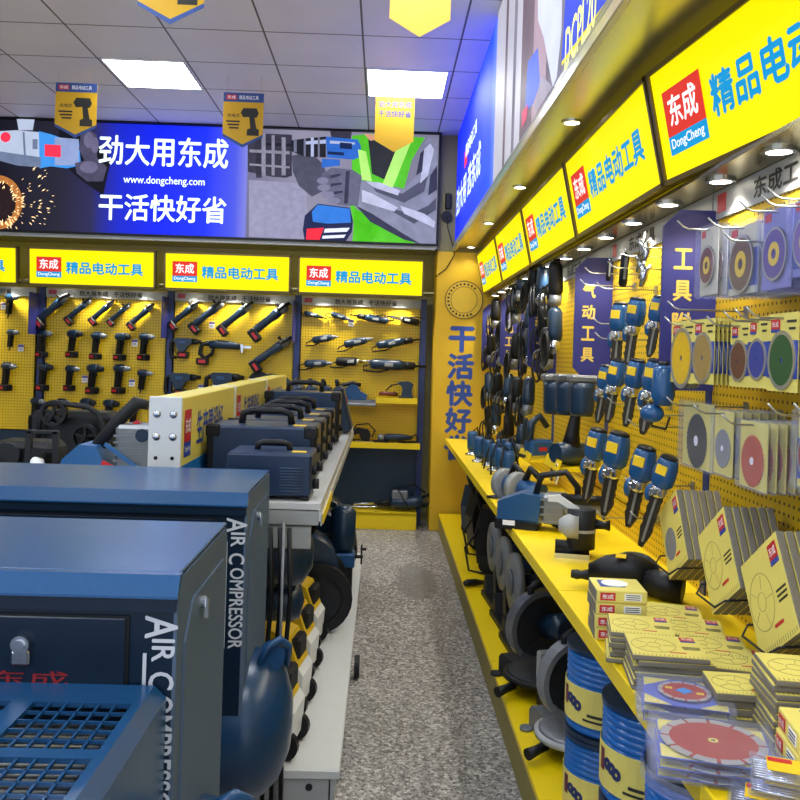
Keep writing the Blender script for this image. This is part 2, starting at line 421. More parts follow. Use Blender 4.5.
# ------------------------------------------------------------------ LED screens
BS = 7.37
scr = thing('led_screen', 'wide lit advertising screen with drilling worker and slogan over the back bays', 'screen', (0, BS, 0))
zb, zt = 2.45, 3.385
def bx(px, py): 
    a = at(px, py, 'y', BS); return a.x, a.z
def xz(px): return at(px, 185, 'y', BS).x
stops = [(-4.5, '0c0b14'), (xz(0), '12111c'), (xz(60), '23222f'), (xz(92), '2a2a52'), (xz(120), '1526c8'), (xz(160), '0f23f0'), (xz(205), '1a31f2'), (xz(235), '4b57e0'), (xz(246), '7c80d8'), (xz(248), '6d6c86'), (xz(300), '8d8aa0'), (xz(435), '77758c')]
MB().box(((-4.5 + .42) / 2, .03, (zb + zt) / 2), (4.92, .05, zt - zb)).build('display', ramp_emi('screen picture', stops, 1.15), scr)
MB().box(((-4.5 + .42) / 2, .005, zb - .008), (4.96, .09, .018)).box(((-4.5 + .42) / 2, .005, zt + .006), (4.96, .09, .012)).box((.43, .005, (zb + zt) / 2), (.02, .09, zt - zb)).build('frame', BLACK, scr)
LAY = [0]
def art(name, polys, m, par, conv, X):
    LAY[0] += 1
    z = .008 + LAY[0] * .0007
    if len(polys) <= 6:
        for p in polys: o = MB().prism([conv(*q) for q in p], z - .0006, z, X).build(name, m, par)
        return o
    mb = MB()
    for p in polys: mb.prism([conv(*q) for q in p], z - .0006, z, X)
    o = mb.build(name, m, par); o['kind'] = 'stuff'
    return o
XB = fr((0, 0, 0), (1, 0, 0), (0, 0, 1), (0, -1, 0))
def bart(name, polys, m): return art(name, polys, m, scr, bx, XB)
def oval(cx, cy, rx, ry, n=20, a0=0):
    return [(cx + rx * math.cos(2 * PI * i / n + a0), cy + ry * math.sin(2 * PI * i / n + a0)) for i in range(n)]
e_gr = lambda h, s=1.0, v=.25, sc=14: emi('screen ' + h, h, s, v, sc)
# right picture: dark machinery, grey background
bart('machinery_picture', [[(248, 133), (292, 135), (292, 176), (286, 178), (272, 177), (248, 172)], [(256, 128), (262, 128), (262, 178), (256, 178)], [(330, 131), (352, 132), (350, 142), (332, 140)]], e_gr('3a3848', .9, .7, 25))
bart('haze_picture', [[(249, 180), (310, 184), (306, 200), (312, 239), (249, 237)]], e_gr('8d8ca6', 1, .35, 20))
bart('vest_picture', [[(352, 136), (372, 134), (425, 138), (412, 160), (402, 196), (392, 216), (372, 240), (358, 247), (350, 205), (352, 172)], [(355, 205), (352, 247), (425, 249), (386, 226)]], e_gr('4fb428', 1.1, .3, 9))
bart('collar_picture', [[(368, 138), (408, 140), (398, 172), (385, 180), (372, 174)]], e_gr('2b2d33', 1, .4, 20))
bart('chin_picture', [[(364, 134), (376, 135), (377, 140), (370, 141)]], e_gr('d39a7a', 1, .1))
bart('far_sleeve_picture', [[(292, 156), (310, 152), (324, 165), (330, 188), (312, 197), (299, 186), (293, 172)]], e_gr('4a4b5e', 1, .4, 14))
bart('sleeve_picture', [[(354, 180), (366, 181), (404, 189), (416, 176), (420, 150), (428, 138), (438, 139), (437, 249), (432, 249), (408, 238), (356, 209), (352, 196)]], e_gr('7e8096', 1, .55, 9))
bart('sleeve_fold_picture', [[(372, 186), (402, 194), (420, 182), (428, 158), (432, 160), (424, 192), (404, 203), (376, 192)], [(380, 205), (410, 214), (428, 206), (436, 198), (436, 210), (414, 224)]], e_gr('4b4c60', 1, .4, 12))
bart('glove_picture', [[(322, 174), (332, 168), (352, 170), (362, 176), (358, 206), (346, 206), (332, 204), (325, 192)], [(318, 180), (326, 172), (334, 178), (326, 186)]], e_gr('5f6076', 1, .35, 30))
bart('glove_finger_picture', [oval(323, 181, 6, 3.4), oval(324, 188, 6.5, 3.4), oval(328, 195, 6.5, 3.4), oval(334, 201, 6.5, 3.2)], e_gr('777890', 1, .25, 30))
bart('drill_body_picture', [[(326, 137), (358, 140), (361, 147), (360, 157), (354, 160), (327, 158)], [(322, 159), (340, 160), (340, 166), (322, 168)]], e_gr('2c62b8', 1.1, .3, 20))
bart('drill_chuck_picture', [[(291, 141), (304, 139), (326, 137), (326, 158), (304, 157), (292, 152)], [(264, 143), (292, 144), (292, 147), (264, 146)]], e_gr('20222c', 1, .4, 30))
bart('drill_highlight_picture', [[(304, 142), (326, 140), (326, 144), (304, 145)], [(330, 141), (355, 143), (355, 145), (330, 144)], [(311, 138), (314, 138), (314, 157), (311, 157)]], e_gr('aab4d4', 1, .1))
bart('battery_picture', [[(305, 216), (318, 204), (350, 208), (353, 221), (352, 232), (345, 243), (305, 242), (303, 230)]], e_gr('20264a', 1, .3, 20))
bart('battery_top_picture', [[(312, 212), (318, 205), (350, 209), (351, 223), (328, 224), (313, 222)]], e_gr('2f6fc4', 1.1, .2))
bart('battery_label_picture', [[(307, 229), (324, 228), (319, 242), (306, 241)]], e_gr('d5283a', 1.2, .1))
bart('battery_stripe_picture', [[(325, 229), (350, 228), (347, 232), (324, 233)], [(323, 236), (346, 235), (344, 238), (322, 239)]], e_gr('dfe3f0', 1, .1))
bart('vest_stripe_picture', [[(400, 140), (412, 140), (392, 190), (382, 186)], [(358, 150), (366, 152), (372, 182), (362, 180)]], e_gr('a8e070', 1.1, .3, 12))
bart('sleeve_light_picture', [[(366, 182), (380, 183), (400, 191), (398, 196), (374, 188)], [(424, 150), (430, 144), (434, 150), (428, 176), (420, 184)], [(400, 206), (424, 214), (435, 222), (434, 228), (404, 214)], [(362, 190), (372, 194), (398, 208), (394, 212), (362, 202)]], e_gr('b3b5cc', 1, .4, 14))
bart('sleeve_dark_picture', [[(356, 206), (372, 214), (400, 232), (420, 244), (404, 240), (370, 222)], [(416, 176), (420, 154), (424, 150), (422, 172)], [(430, 176), (437, 166), (437, 190), (428, 196)]], e_gr('33344a', 1, .4, 16))
bart('glove_fold_picture', [[(346, 172), (350, 171), (348, 204), (344, 204)], [(330, 176), (340, 174), (341, 176), (331, 179)], [(331, 184), (342, 183), (342, 185), (331, 187)], [(334, 192), (343, 191), (343, 193), (334, 195)]], e_gr('33344a', 1, .3, 20))
bart('drill_dark_picture', [[(340, 143), (352, 144), (352, 150), (340, 149)], [(328, 152), (344, 153), (344, 156), (328, 155)]], e_gr('16264e', 1, .3, 20))
bart('chuck_ring_picture', [[(304, 139), (306, 139), (306, 157), (304, 157)], [(318, 138), (320, 138), (320, 158), (318, 158)], [(294, 141), (297, 141), (297, 153), (294, 153)]], e_gr('6d7086', 1, .3, 20))
bart('machine_detail_picture', [[(250, 150), (290, 152), (290, 155), (250, 153)], [(262, 134), (266, 134), (266, 176), (262, 176)], [(272, 136), (275, 136), (275, 176), (272, 176)], [(282, 138), (286, 138), (286, 176), (282, 176)], [(250, 164), (290, 167), (290, 169), (250, 166)]], e_gr('8b8a9c', .9, .5, 25))
# left picture: angle grinder with sparks
bart('grinder_shadow_picture', [[(60, 122), (95, 138), (112, 160), (104, 196), (84, 182), (70, 170), (60, 150)]], e_gr('15151f', 1, .6, 12))
bart('grinder_body_picture', [[(0, 132), (18, 131), (41, 133), (42, 168), (18, 166), (0, 161)], [(18, 120), (36, 119), (34, 131), (20, 131)]], e_gr('b6c2da', 1, .15, 10))
bart('grinder_collar_picture', [[(40, 132), (52, 135), (66, 140), (80, 142), (82, 166), (68, 169), (52, 167), (41, 169)]], e_gr('3f8ede', 1.1, .2))
bart('grinder_band_picture', [[(56, 138), (80, 140), (80, 166), (56, 166)]], e_gr('8fa0cc', 1, .3, 16))
bart('grinder_switch_picture', [[(46, 145), (62, 146), (62, 158), (46, 157)], oval(7, 138, 5, 5)], e_gr('e0304a', 1.3, .1))
bart('hand_picture', [[(86, 128), (98, 136), (98, 158), (86, 162), (80, 150), (82, 136)], [(76, 164), (98, 158), (108, 168), (104, 182), (88, 182), (78, 174)]], e_gr('4b4860', 1, .5, 20))
bart('grinder_shade_picture', [[(0, 152), (42, 158), (42, 168), (18, 166), (0, 161)], [(24, 133), (26, 133), (28, 167), (26, 167)], [(34, 140), (39, 140), (39, 150), (34, 150)]], e_gr('6c7a98', 1, .3, 16))
bart('finger_picture', [oval(90, 141, 5, 8), oval(96, 146, 4, 8), oval(90, 168, 9, 6)], e_gr('6a6684', 1, .4, 20))
rnd = random.Random(3)
sp = []
for i in range(150):
    a = rnd.uniform(-.9, 1.5); r = rnd.uniform(16, 62) if i > 60 else rnd.uniform(17, 26)
    if i <= 60: a = rnd.uniform(-1.5, 1.5)
    x, y = 0 + r * math.cos(a), 206 + r * math.sin(a) * .95
    if y > 229 or y < 150: continue
    l = rnd.uniform(.6, 2.4); q = a + rnd.uniform(-.4, .4)
    dx, dy = math.cos(q) * l, math.sin(q) * l
    sp.append([(x - dx, y - dy), (x - dy * .25, y + dx * .25), (x + dx, y + dy), (x + dy * .25, y - dx * .25)])
bart('disc_glow_picture', [oval(0, 203, 24, 27, 26)], e_gr('b07038', 1.1, .8, 30))
bart('disc_picture', [oval(0, 203, 17.5, 21, 26)], e_gr('2a1c20', 1, .7, 30))
for q in range(0, 1): bart('spark_picture', sp, emi('screen spark', 'ffd9a0', 1.8))
t = MB()
for st, x0, x1, y0, y1, bo in (('劲大用东成', 101, 228, 138, 167, .03), ('www.dongcheng.com', 125, 205, 177.5, 187, .02), ('干活快好省', 101, 226, 196, 222, .03)):
    a = at((x0 + x1) / 2, (y0 + y1) / 2, 'y', BS)
    k = BS / F
    letter(t, st, a.x, a.z, (x1 - x0) * k, (y1 - y0) * k, .03, XB, bo)
t.build('slogan_lettering', emi('screen white', 'e8fbff', 1.3), scr)

RS = .58
XR = fr((0, 0, 0), (0, -1, 0), (0, 0, 1), (-1, 0, 0))
rsc = thing('led_screen', 'lit advertising screen above the right wall headers, blue at its far end', 'screen', (RS, 0, 0))
def rx_(px, py):
    a = at(px, py, 'x', RS); return -a.y, min(max(a.z, SZ + .03), CEIL - .02)
y1, y2 = 7.34, 1.3
ysp = at(495, 110, 'x', RS).y
zb2, zt2 = SZ + .025, CEIL - .015
MB().box((.025, (y1 + ysp) / 2, (zb2 + zt2) / 2), (.05, y1 - ysp, zt2 - zb2)).build('display', ramp_emi('right screen blue', [(ysp, '3f5bf0'), (5.0, '1a3af0'), (6.2, '1026d8'), (7.4, '0c1cb0')], 2.4, 1), rsc)
MB().box((.025, (y2 + ysp) / 2, (zb2 + zt2) / 2), (.05, ysp - y2, zt2 - zb2)).build('display', emi('right screen grey', '8f8c9c', .75, .3, 2), rsc)
MB().box((.025, (y1 + y2) / 2, zb2 - .004), (.07, y1 - y2 + .02, .014)).build('frame', LGREY, rsc)
LAY[0] = 0
def rart(name, polys, m): return art(name, polys, m, rsc, rx_, XR)
def strip(xb0, xb1, xt0, xt1, yb=None):
    "a band between two near-vertical lines of the picture, given at its lower edge line and at the top of the frame"
    return [(xb0, 452 - .0 * xb0), (xb1, 452), (xt1, -140), (xt0, -140)]
def col(p0, p1, lo=0.0, hi=1.0):
    "band of the picture between the depths seen at two spots"
    a, b = rx_(*p0)[0], rx_(*p1)[0]
    return band(a, b, lo, hi)
def band(a, b, z0=0, z1=1):
    return [(a, zb2 + (zt2 - zb2) * z0), (b, zb2 + (zt2 - zb2) * z0), (b, zb2 + (zt2 - zb2) * z1), (a, zb2 + (zt2 - zb2) * z1)]
ident = lambda a, b: (a, b)
def rband(name, bands, m): return [art(name, [q], m, rsc, ident, XR) for q in bands]
rband('curtain_picture', [col((497, 100), (514, 100)), col((517, 100), (523, 100))], e_gr('c6c4d2', .85, .2, 3))
rband('curtain_fold_picture', [col((506, 100), (508, 100)), col((523, 90), (535, 90))], e_gr('75646f', .8, .35, 5))
rband('post_picture', [col((535, 90), (549, 70))], e_gr('a8909e', .8, .35, 4))
rart('shirt_picture', [[(541, -20), (566, -20), (565, 30), (560, 78), (556, 92), (551, 60), (547, 38), (541, 20)]], e_gr('c2c6e0', .9, .25, 5))
rart('tool_box_picture', [[(531, 62), (541, 48), (543, 84), (536, 104), (528, 112)]], e_gr('4a62d6', 1.1, .4, 9))
rart('red_mark_picture', [[(525, 112), (531, 104), (530, 118), (525, 128)]], e_gr('c84a6a', 1, .2))
rart('trouser_picture', [[(545, 74), (556, 92), (556, 110), (540, 130), (538, 108)]], e_gr('8d8496', 1, .4, 7))
rart('yellow_floor_picture', [[(566, 66), (592, 38), (625, 6), (700, -70), (700, -130), (640, -72), (600, -20), (568, 38)]], e_gr('d8d02c', 1, .15, 3))
rart('blue_panel_picture', [[(566, 62), (572, -30), (640, -140), (640, -30), (610, 12)]], e_gr('2a44c8', 1.1, .1, 3))
a_ = rx_(588, 30); t = MB(); letter(t, 'DCPL20', a_[0] + .02, a_[1], .40, .13, .03, XR, .03)
t.build('panel_lettering', emi('screen pale yellow', 'eef08c', 1.2), rsc)
t = MB()
letter(t, '劲大用 选东成', -6.05, zb2 + .26, 1.7, .22, .03, XR, .03)
letter(t, '精品电动工具', -5.85, zb2 + .52, .75, .10, .03, XR, .03)
t.build('slogan_lettering', emi('screen white', 'e8fbff', 1.3), rsc)
MB().box((-6.4, zb2 + .52, .012), (.2, .12, .002), XR).build('logo_picture', e_gr('d5283a', 1.2, .1), rsc)

# ------------------------------------------------------------------ illuminated headers
HY = emi('lit yellow acrylic', 'f6e600', 1.05)
HYR = HY
HB = emi('lit blue lettering', '1094d2', .95)
HR = emi('lit red plate', 'd8362a', .95)
HW = emi('lit white lettering', 'ffffff', 1.0)
FRM = mat('header frame', '6b5a30', .35, .5)
def make_header(w, h, d, tilt):
    def mk():
        t = thing('light_box_header', '', 'light box sign', (0, 0, 0))
        X = RX(tilt)
        MB().box((0, 0, -.012), (w - .03, h - .03, .02), X).build('face', HY, t)
        m = MB()
        for s in (-1, 1):
            m.box((s * (w / 2 - .0075), 0, -.02), (.015, h, .05), X); m.box((0, s * (h / 2 - .0075), -.02), (w, .015, .05), X)
        m.build('frame', FRM, t)
        logo(t, X @ TR(-w * .335, -.005, .002), w * .195, h * .55, (HR, HB, HW))
        q = MB(); letter(q, '精品电动工具', w * .10, -.004, w * .60, h * .31, .002, X, .05); q.build('lettering', HB, t)
        return t
    return mk
hb = [(-3.60, 'yellow lit header at the left edge of the back wall'), (-2.455, 'yellow lit header above the bay of cordless drills on the back wall'), (-1.325, 'yellow lit header above the bay of grinders and hammers on the back wall'), (-.205, 'yellow lit header of the back wall bay nearest the pillar')]
for x, l in hb:
    inst('hb', make_header(1.06, .315, .1, 5), BW((x, 7.28, 2.147)), l, 'lit headers on the back wall')
BY = [7.38, 6.19, 5.0, 3.81, 2.62, 1.43, .24]
hl = ['farthest yellow lit header on the right wall, beside the pillar', 'second yellow lit header from the pillar on the right wall', 'third yellow lit header from the pillar on the right wall', 'fourth yellow lit header from the pillar, before the biggest one', 'biggest and nearest yellow lit header on the right wall above the boxed discs', 'yellow lit header at the near end of the right wall']
for i in range(6):
    yc = (BY[i] + BY[i + 1]) / 2
    X = RW((.807, yc, 2.207))
    if i == 4: X = TR(.807, 2.62, 0) @ RZ(6) @ TR(-.807, -2.62, 0) @ X
    if i == 5: X = TR(.10, 0, 0) @ X
    inst('hr', make_header(1.175, .345, .1, 12), X, hl[i], 'lit headers on the right wall')
# under-header soffit with downlights
for i in range(5):
    pass
struct('trim_5', MB().box((.94, 3.72, 2.03), (.13, 7.40, .012)), mat('reflective soffit', 'a39a6a', .2, .9))
DLE = emi('downlight lens', 'fff6e0', 12)
def mk_dl():
    t = thing('downlight', '', 'downlight', (0, 0, 0))
    MB().disc(.030, -.004, .0, n=24).build('lens', DLE, t)
    MB().disc(.042, -.006, .002, n=24, r0=.030).build('ring', STEEL, t)
    return t
def spot(p, e, size=95, rot=(0, 0, 0), col=(1, .96, .86)):
    l = bpy.data.lights.new('downlight_beam', 'SPOT'); l.energy = e; l.spot_size = math.radians(size); l.spot_blend = .6; l.shadow_soft_size = .03; l.color = col
    o = bpy.data.objects.new('downlight_beam', l); COL.objects.link(o); o.location = p; o.rotation_euler = rot
n = 0
bayname = ['farthest', 'second', 'third', 'fourth', 'nearest', 'near end']
for i in range(5):
    for k in range(3):
        y = BY[i] - 1.19 * (k + .5) / 3
        if i == 4: y = (2.43, 2.07, 1.7)[k]
        x = .92 + (.02 if i == 4 else 0)
        inst('dl', mk_dl, TR(x, y, 2.023), '%s downlight under the %s header of the right wall' % (('far', 'middle', 'near')[k], bayname[i]), 'downlights under the right headers')
        spot((x, y, 2.012), 15, 120)
# downlights in the steel soffit (right) and over the back bays
for k, (px, py) in enumerate([(572, 122), (520, 187), (489, 223), (471, 247)]):
    p = at(px, py, 'z', SZ)
    inst('dl', mk_dl, TR(p.x, p.y, SZ + .001), ('nearest', 'second nearest', 'third nearest', 'farthest')[k] + ' downlight in the steel soffit under the right screen', 'downlights in the steel soffit')
    spot((p.x, p.y, SZ - .02), 3, 130)
back_names = ['leftmost', 'drill', 'grinder', 'pillar side']
for b_, (x, l) in enumerate(hb):
    for k in range(3):
        xx = x - .34 + .34 * k
        inst('dl', mk_dl, TR(xx, 7.585, 2.028), '%s downlight over the %s bay of the back wall' % (('left', 'middle', 'right')[k], back_names[b_]), 'downlights over the back bays')
        spot((xx, 7.585, 2.01), 16, 110)
struct('trim_6', MB().box((-2.1, 7.56, 2.036), (5.04, .40, .012)), mat('reflective soffit', 'a39a6a', .2, .9))

# ------------------------------------------------------------------ hanging ceiling pennants
def pennant(label, px, Yd, ztop, w, h, kind):
    c = at(px, 60, 'y', Yd)
    t = thing('hanging_sign', label, 'sign', BW((c.x, Yd, ztop)), 'paper signs hung from the ceiling')
    MB().prism([(-w / 2, 0), (w / 2, 0), (w / 2, -h * .8), (0, -h), (-w / 2, -h * .8)], -.001, .001).build('board', mat('sign yellow', 'd2a20c', .5, var=.02), t)
    z = .0018
    if kind == 'tool':
        MB().prism([(-w / 2, 0), (w / 2, 0), (w / 2, -h * .17), (-w / 2, -h * .17)], .001, z).build('blue_band', mat('sign blue', '2b4a8c', .5), t)
        MB().prism([(-w / 2, -h * .76), (-w / 2, -h * .81), (0, -h * 1.01), (w / 2, -h * .81), (w / 2, -h * .76), (0, -h * .95)], .001, z).build('blue_point', mat('sign blue', '2b4a8c', .5), t)
        MB().box((-w * .3, -h * .085, .0018), (w * .26, h * .09, .001)).build('logo_plate', RED, t)
        q = MB(); letter(q, '东成', -w * .3, -h * .085, w * .2, h * .06, .0025); letter(q, '精品电动工具', w * .13, -h * .085, w * .48, h * .075, .0025); q.build('header_lettering', PW, t)
        m = MB()   # the printed tool
        k = w / .30
        m.prism([(x * k, y * k - h * .5) for x, y in ((0, .09), (.10, .09), (.115, .05), (.10, .02), (.085, .02), (.10, -.06), (.12, -.07), (.12, -.115), (.03, -.115), (.03, -.07), (.055, -.06), (.045, .025), (0, .02), (-.02, .055))], .001, z)
        m.build('printed_tool', INK, t)
        q = MB(); letter(q, '充电式', -w * .24, -h * .42, w * .3, h * .07, .002)
        for i in range(3): q.box((-w * .25 + i * .004, -h * (.53 + .06 * i), .0015), (w * (.34 - .05 * i), h * .03, .001))
        q.build('lettering', INK, t)
    else:
        q = MB(); letter(q, '劲大用东成', 0, -h * .14, w * .84, h * .12, .002, None, .03); letter(q, '干活快好省', 0, -h * .31, w * .84, h * .12, .002, None, .03)
        q.build('lettering', mat('sign blue', '2b4a8c', .5), t)
    m = MB()
    for s in (-1, 1): m.tube([(s * w * .42, 0, 0), (s * w * .42, CEIL - ztop, 0)], .0012, 5)
    m.build('string', WIRE, t)
    return t
def pen(label, x0, x1, y0, y1, Yd, kind):
    k = Yd / F
    zt_ = at((x0 + x1) / 2, y0, 'y', Yd).z
    h = (y1 - y0) * k
    pennant(label, (x0 + x1) / 2, Yd, zt_, (x1 - x0) * k, h, kind)
pen('small yellow pennant with a black drill, hanging left of the blue slogan', 57, 98, 83, 137, 6.0, 'tool')
pen('small yellow pennant with a black impact wrench, hanging right of the blue slogan', 225, 265, 93, 147, 6.0, 'tool')
pen('small yellow pennant with blue slogan and no tool, hanging before the worker poster', 377, 416, 97, 152, 6.0, 'slogan')
pen('large yellow pennant with dark blue point at the top left of the ceiling', 136, 202, -66, 23, 3.75, 'tool')
pen('large yellow pennant with a plain yellow point near the right screen', 388, 449, -52, 37, 3.75, 'slogan')
# adapter on the pillar wall above the slogan
a = at(448, 205, 'y', PY)
t = thing('power_adapter', 'black power adapter with dangling cable on the pillar beside the screen', 'adapter', BW(a))
MB().box((0, .03, .02), (.05, .13, .04), ch=.006).build('body', BLACK, t)
MB().disc(.045, 0, .03, TR(-.01, -.10, 0), 20).build('socket', DARK, t)
MB().tube([(-.01, -.10, .03), (.0, -.2, .04), (.04, -.32, .03), (.07, -.42, .01), (.0, -.55, .01), (-.09, -.62, .01)], .004, 6).build('cable', BLACK, t)
# ------------------------------------------------------------------ power tools (wall frame: x right, y up, z out of the wall)
def mk_drill(bat=True, fat=False, dark=True):
    def mk():
        t = thing('cordless_drill' if bat else 'corded_drill', '', 'drill', (0, 0, 0))
        z = .045; r = .034 if fat else .029
        m = MB().tube([(-.065, .085, z), (-.058, .085, z), (-.03, .085, z), (.03, .085, z), (.05, .085, z)], [.018, r * .92, r, r, r * .85], 14)
        m.box((-.01, .115, z), (.07, .006, .03), ch=.002)
        m.build('body', NAVY, t)
        if fat: MB().tube([(.05, .085, z), (.085, .085, z), (.1, .085, z)], [.026, .024, .012], 12).build('chuck', DARK, t)
        else: MB().tube([(.05, .085, z), (.07, .085, z), (.098, .085, z), (.1, .085, z), (.12, .085, z)], [.024, .023, .014, .004, .003], 12).build('chuck', GREY, t)
        MB().prism([(-.040, .075), (.012, .075), (.004, .045), (-.012, -.062), (-.052, -.062), (-.046, 0)], z - .019, z + .019).build('grip', BLACK, t)
        MB().prism([(.008, .058), (.022, .052), (.018, .02), (.002, .02)], z - .009, z + .009).build('trigger', RED if not dark else DARK, t)
        if bat:
            b = MB().box((-.022, -.09, z), (.095, .052, .074), ch=.008).build('battery', BLACK, t)
            MB().box((-.03, -.09, z + .037), (.05, .022, .002)).build('battery_label', RED, b)
        else:
            MB().tube([(-.032, -.06, z), (-.036, -.085, z), (-.05, -.10, z)], [.008, .006, .004], 8).build('cord_sleeve', DARK, t)
        return t
    return mk
def mk_stick():
    t = thing('cordless_angle_grinder', '', 'grinder', (0, 0, 0)); z = .068
    MB().tube([(-.15, 0, z), (-.13, 0, z), (-.02, 0, z), (.05, 0, z), (.085, 0, z)], [.026, .03, .028, .036, .034], 12).build('body', NAVY, t)
    MB().tube([(.085, 0, z), (.13, 0, z), (.15, 0, z)], [.034, .034, .024], 12).build('gear_head', GREY, t)
    MB().lathe([(.012, -.03), (.055, -.026), (.055, -.01), (.02, -.004)], fr((.125, -.012, z), (1, 0, 0), (0, 0, 1), (0, -1, 0)), 18).build('disc_guard', DARK, t)
    MB().tube([(.10, .02, z), (.10, .06, z + .01)], [.009, .011], 8).build('side_handle', BLACK, t)
    MB().box((-.05, .0, z + .022), (.05, .014, .006), ch=.002).build('switch', DARK, t)
    b = MB().box((-.165, -.025, z), (.06, .105, .074), ch=.009).build('battery', BLACK, t)
    MB().box((-.165, -.03, z + .037), (.022, .055, .002)).build('battery_label', RED, b)
    return t
def mk_hammer(bat=True):
    def mk():
        t = thing('rotary_hammer', '', 'rotary hammer', (0, 0, 0)); z = .05
        MB().prism([(-.09, .075), (-.07, .095), (.03, .095), (.06, .085), (.06, .045), (.03, .035), (.0, -.02), (-.05, -.02), (-.07, .03)], z - .035, z + .035).build('body', NAVY, t)
        MB().tube([(.06, .066, z), (.10, .066, z), (.105, .066, z), (.135, .066, z)], [.026, .022, .017, .012], 12).build('chuck', BLACK, t)
        MB().tube([(-.085, .07, z), (-.118, .055, z), (-.122, -.02, z), (-.112, -.075, z), (-.07, -.075, z)], [.018, .016, .016, .017, .012], 8).build('rear_handle', BLACK, t)
        if bat:
            b = MB().box((-.015, -.05, z), (.09, .055, .074), ch=.008).build('battery', BLACK, t)
            MB().box((-.015, -.05, z + .037), (.055, .025, .002)).build('battery_label', RED, b)
        else:
            MB().tube([(.075, .06, z), (.075, -.02, z + .02), (.07, -.07, z + .02)], [.012, .016, .016], 8).build('side_handle', BLACK, t)
        MB().box((-.02, .06, z + .036), (.05, .02, .003)).build('badge', BLUE, t)
        return t
    return mk
def mk_recip():
    t = thing('reciprocating_saw', '', 'reciprocating saw', (0, 0, 0)); z = .045
    MB().tube([(-.10, .045, z), (-.04, .05, z), (.05, .045, z), (.12, .035, z)], [.028, .032, .030, .022], 12).build('body', NAVY, t)
    MB().tube([(-.10, .055, z), (-.155, .045, z), (-.165, -.02, z), (-.13, -.055, z), (-.08, -.02, z), (-.07, .03, z)], [.02, .018, .018, .016, .014, .012], 8).build('rear_handle', BLACK, t)
    MB().prism([(.12, .06), (.145, .05), (.14, -.005), (.128, -.005)], z - .02, z + .02).build('shoe', STEEL, t)
    MB().box((.165, .035, z), (.06, .018, .002)).build('blade', STEEL, t)
    b = MB().box((-.145, -.075, z), (.085, .05, .07), ch=.008).build('battery', BLACK, t)
    MB().box((-.145, -.075, z + .035), (.05, .022, .002)).build('battery_label', RED, b)
    return t
def mk_straight(kind=0):
    def mk():
        t = thing('corded_straight_grinder', '', 'grinder', (0, 0, 0)); z = .04
        if kind == 0:
            MB().tube([(-.10, 0, z), (-.085, 0, z), (.02, 0, z), (.06, 0, z)], [.02, .029, .030, .026], 12).build('body', NAVY, t)
            MB().tube([(.06, 0, z), (.09, 0, z), (.10, 0, z), (.12, 0, z)], [.022, .014, .009, .006], 10).build('nose', GREY, t)
        elif kind == 1:
            MB().tube([(-.13, 0, z), (-.12, 0, z), (.0, 0, z), (.02, 0, z)], [.02, .032, .032, .028], 12).build('body', BLACK, t)
            MB().tube([(.02, 0, z), (.04, 0, z), (.045, 0, z), (.12, 0, z), (.14, 0, z)], [.026, .026, .014, .013, .008], 10).build('nose', STEEL, t)
        else:
            MB().tube([(-.15, -.004, z), (-.13, 0, z), (.02, 0, z), (.05, 0, z)], [.022, .03, .031, .024], 12).build('body', NAVY, t)
            MB().tube([(.05, 0, z), (.07, 0, z), (.11, 0, z), (.12, 0, z), (.18, 0, z)], [.022, .024, .022, .008, .005], 10).build('nose', BLACK, t)
        MB().box((0 - .02 * kind, .0, z + .029), (.05, .02, .006), ch=.002).build('name_plate', LGREY, t)
        MB().tube([(-.10 - .02 * kind, 0, z), (-.15 - .02 * kind, -.015, z), (-.16 - .015 * kind, -.04, z), (-.10, -.045, z + .01), (-.04, -.03, z + .02)], .0055, 7).build('cord', BLACK, t)
        return t
    return mk
def mk_circ():
    t = thing('circular_saw', '', 'circular saw', (0, 0, 0)); z = .06
    MB().disc(.075, z - .03, z + .02, TR(-.09, 0, 0), 28).build('blade_guard', DARK, t)
    MB().tube([(-.07, .02, z), (.0, .03, z), (.09, .02, z), (.13, -.01, z)], [.035, .034, .028, .02], 10).build('body', NAVY, t)
    MB().box((0, -.06, z), (.26, .008, .1)).build('base_plate', STEEL, t)
    return t
def mk_tray_planer():
    t = thing('electric_planer', '', 'planer', (0, 0, 0)); z = .09
    MB().prism([(-.14, .0), (.10, .0), (.11, .035), (.06, .06), (.03, .105), (-.01, .11), (-.05, .085), (-.12, .07), (-.15, .05)], z - .035, z + .035).build('body', BLUE, t)
    MB().tube([(-.12, .065, z), (-.08, .10, z), (.0, .12, z), (.06, .105, z)], [.012, .014, .016, .014], 8).build('handle', BLACK, t)
    MB().box((0, -.012, z), (.27, .02, .09)).build('sole', GREY, t)
    return t
def mk_sander():
    t = thing('palm_sander', '', 'sander', (0, 0, 0)); z = .1
    MB().prism([(.03, .0), (.11, .0), (.105, .05), (.115, .09), (.08, .11), (.02, .105), (.0, .09), (.03, .075), (.04, .05)], z - .04, z + .04).build('body', NAVY, t)
    MB().box((.065, -.006, z), (.10, .016, .10), ch=.003).build('pad', DARK, t)
    MB().tube([(.02, .09, z), (-.04, .075, z), (-.075, .04, z), (-.06, .015, z), (0, .02, z), (-.02, .035, z)], .006, 7).build('cord', BLACK, t)
    MB().tube([(-.12, .012, z - .02), (-.06, .02, z + .02), (.0, .014, z), (-.05, .012, z - .03), (-.11, .022, z)], .013, 8).build('dust_hose', mat('oxblood hose', '5c2328', .6), t)
    return t
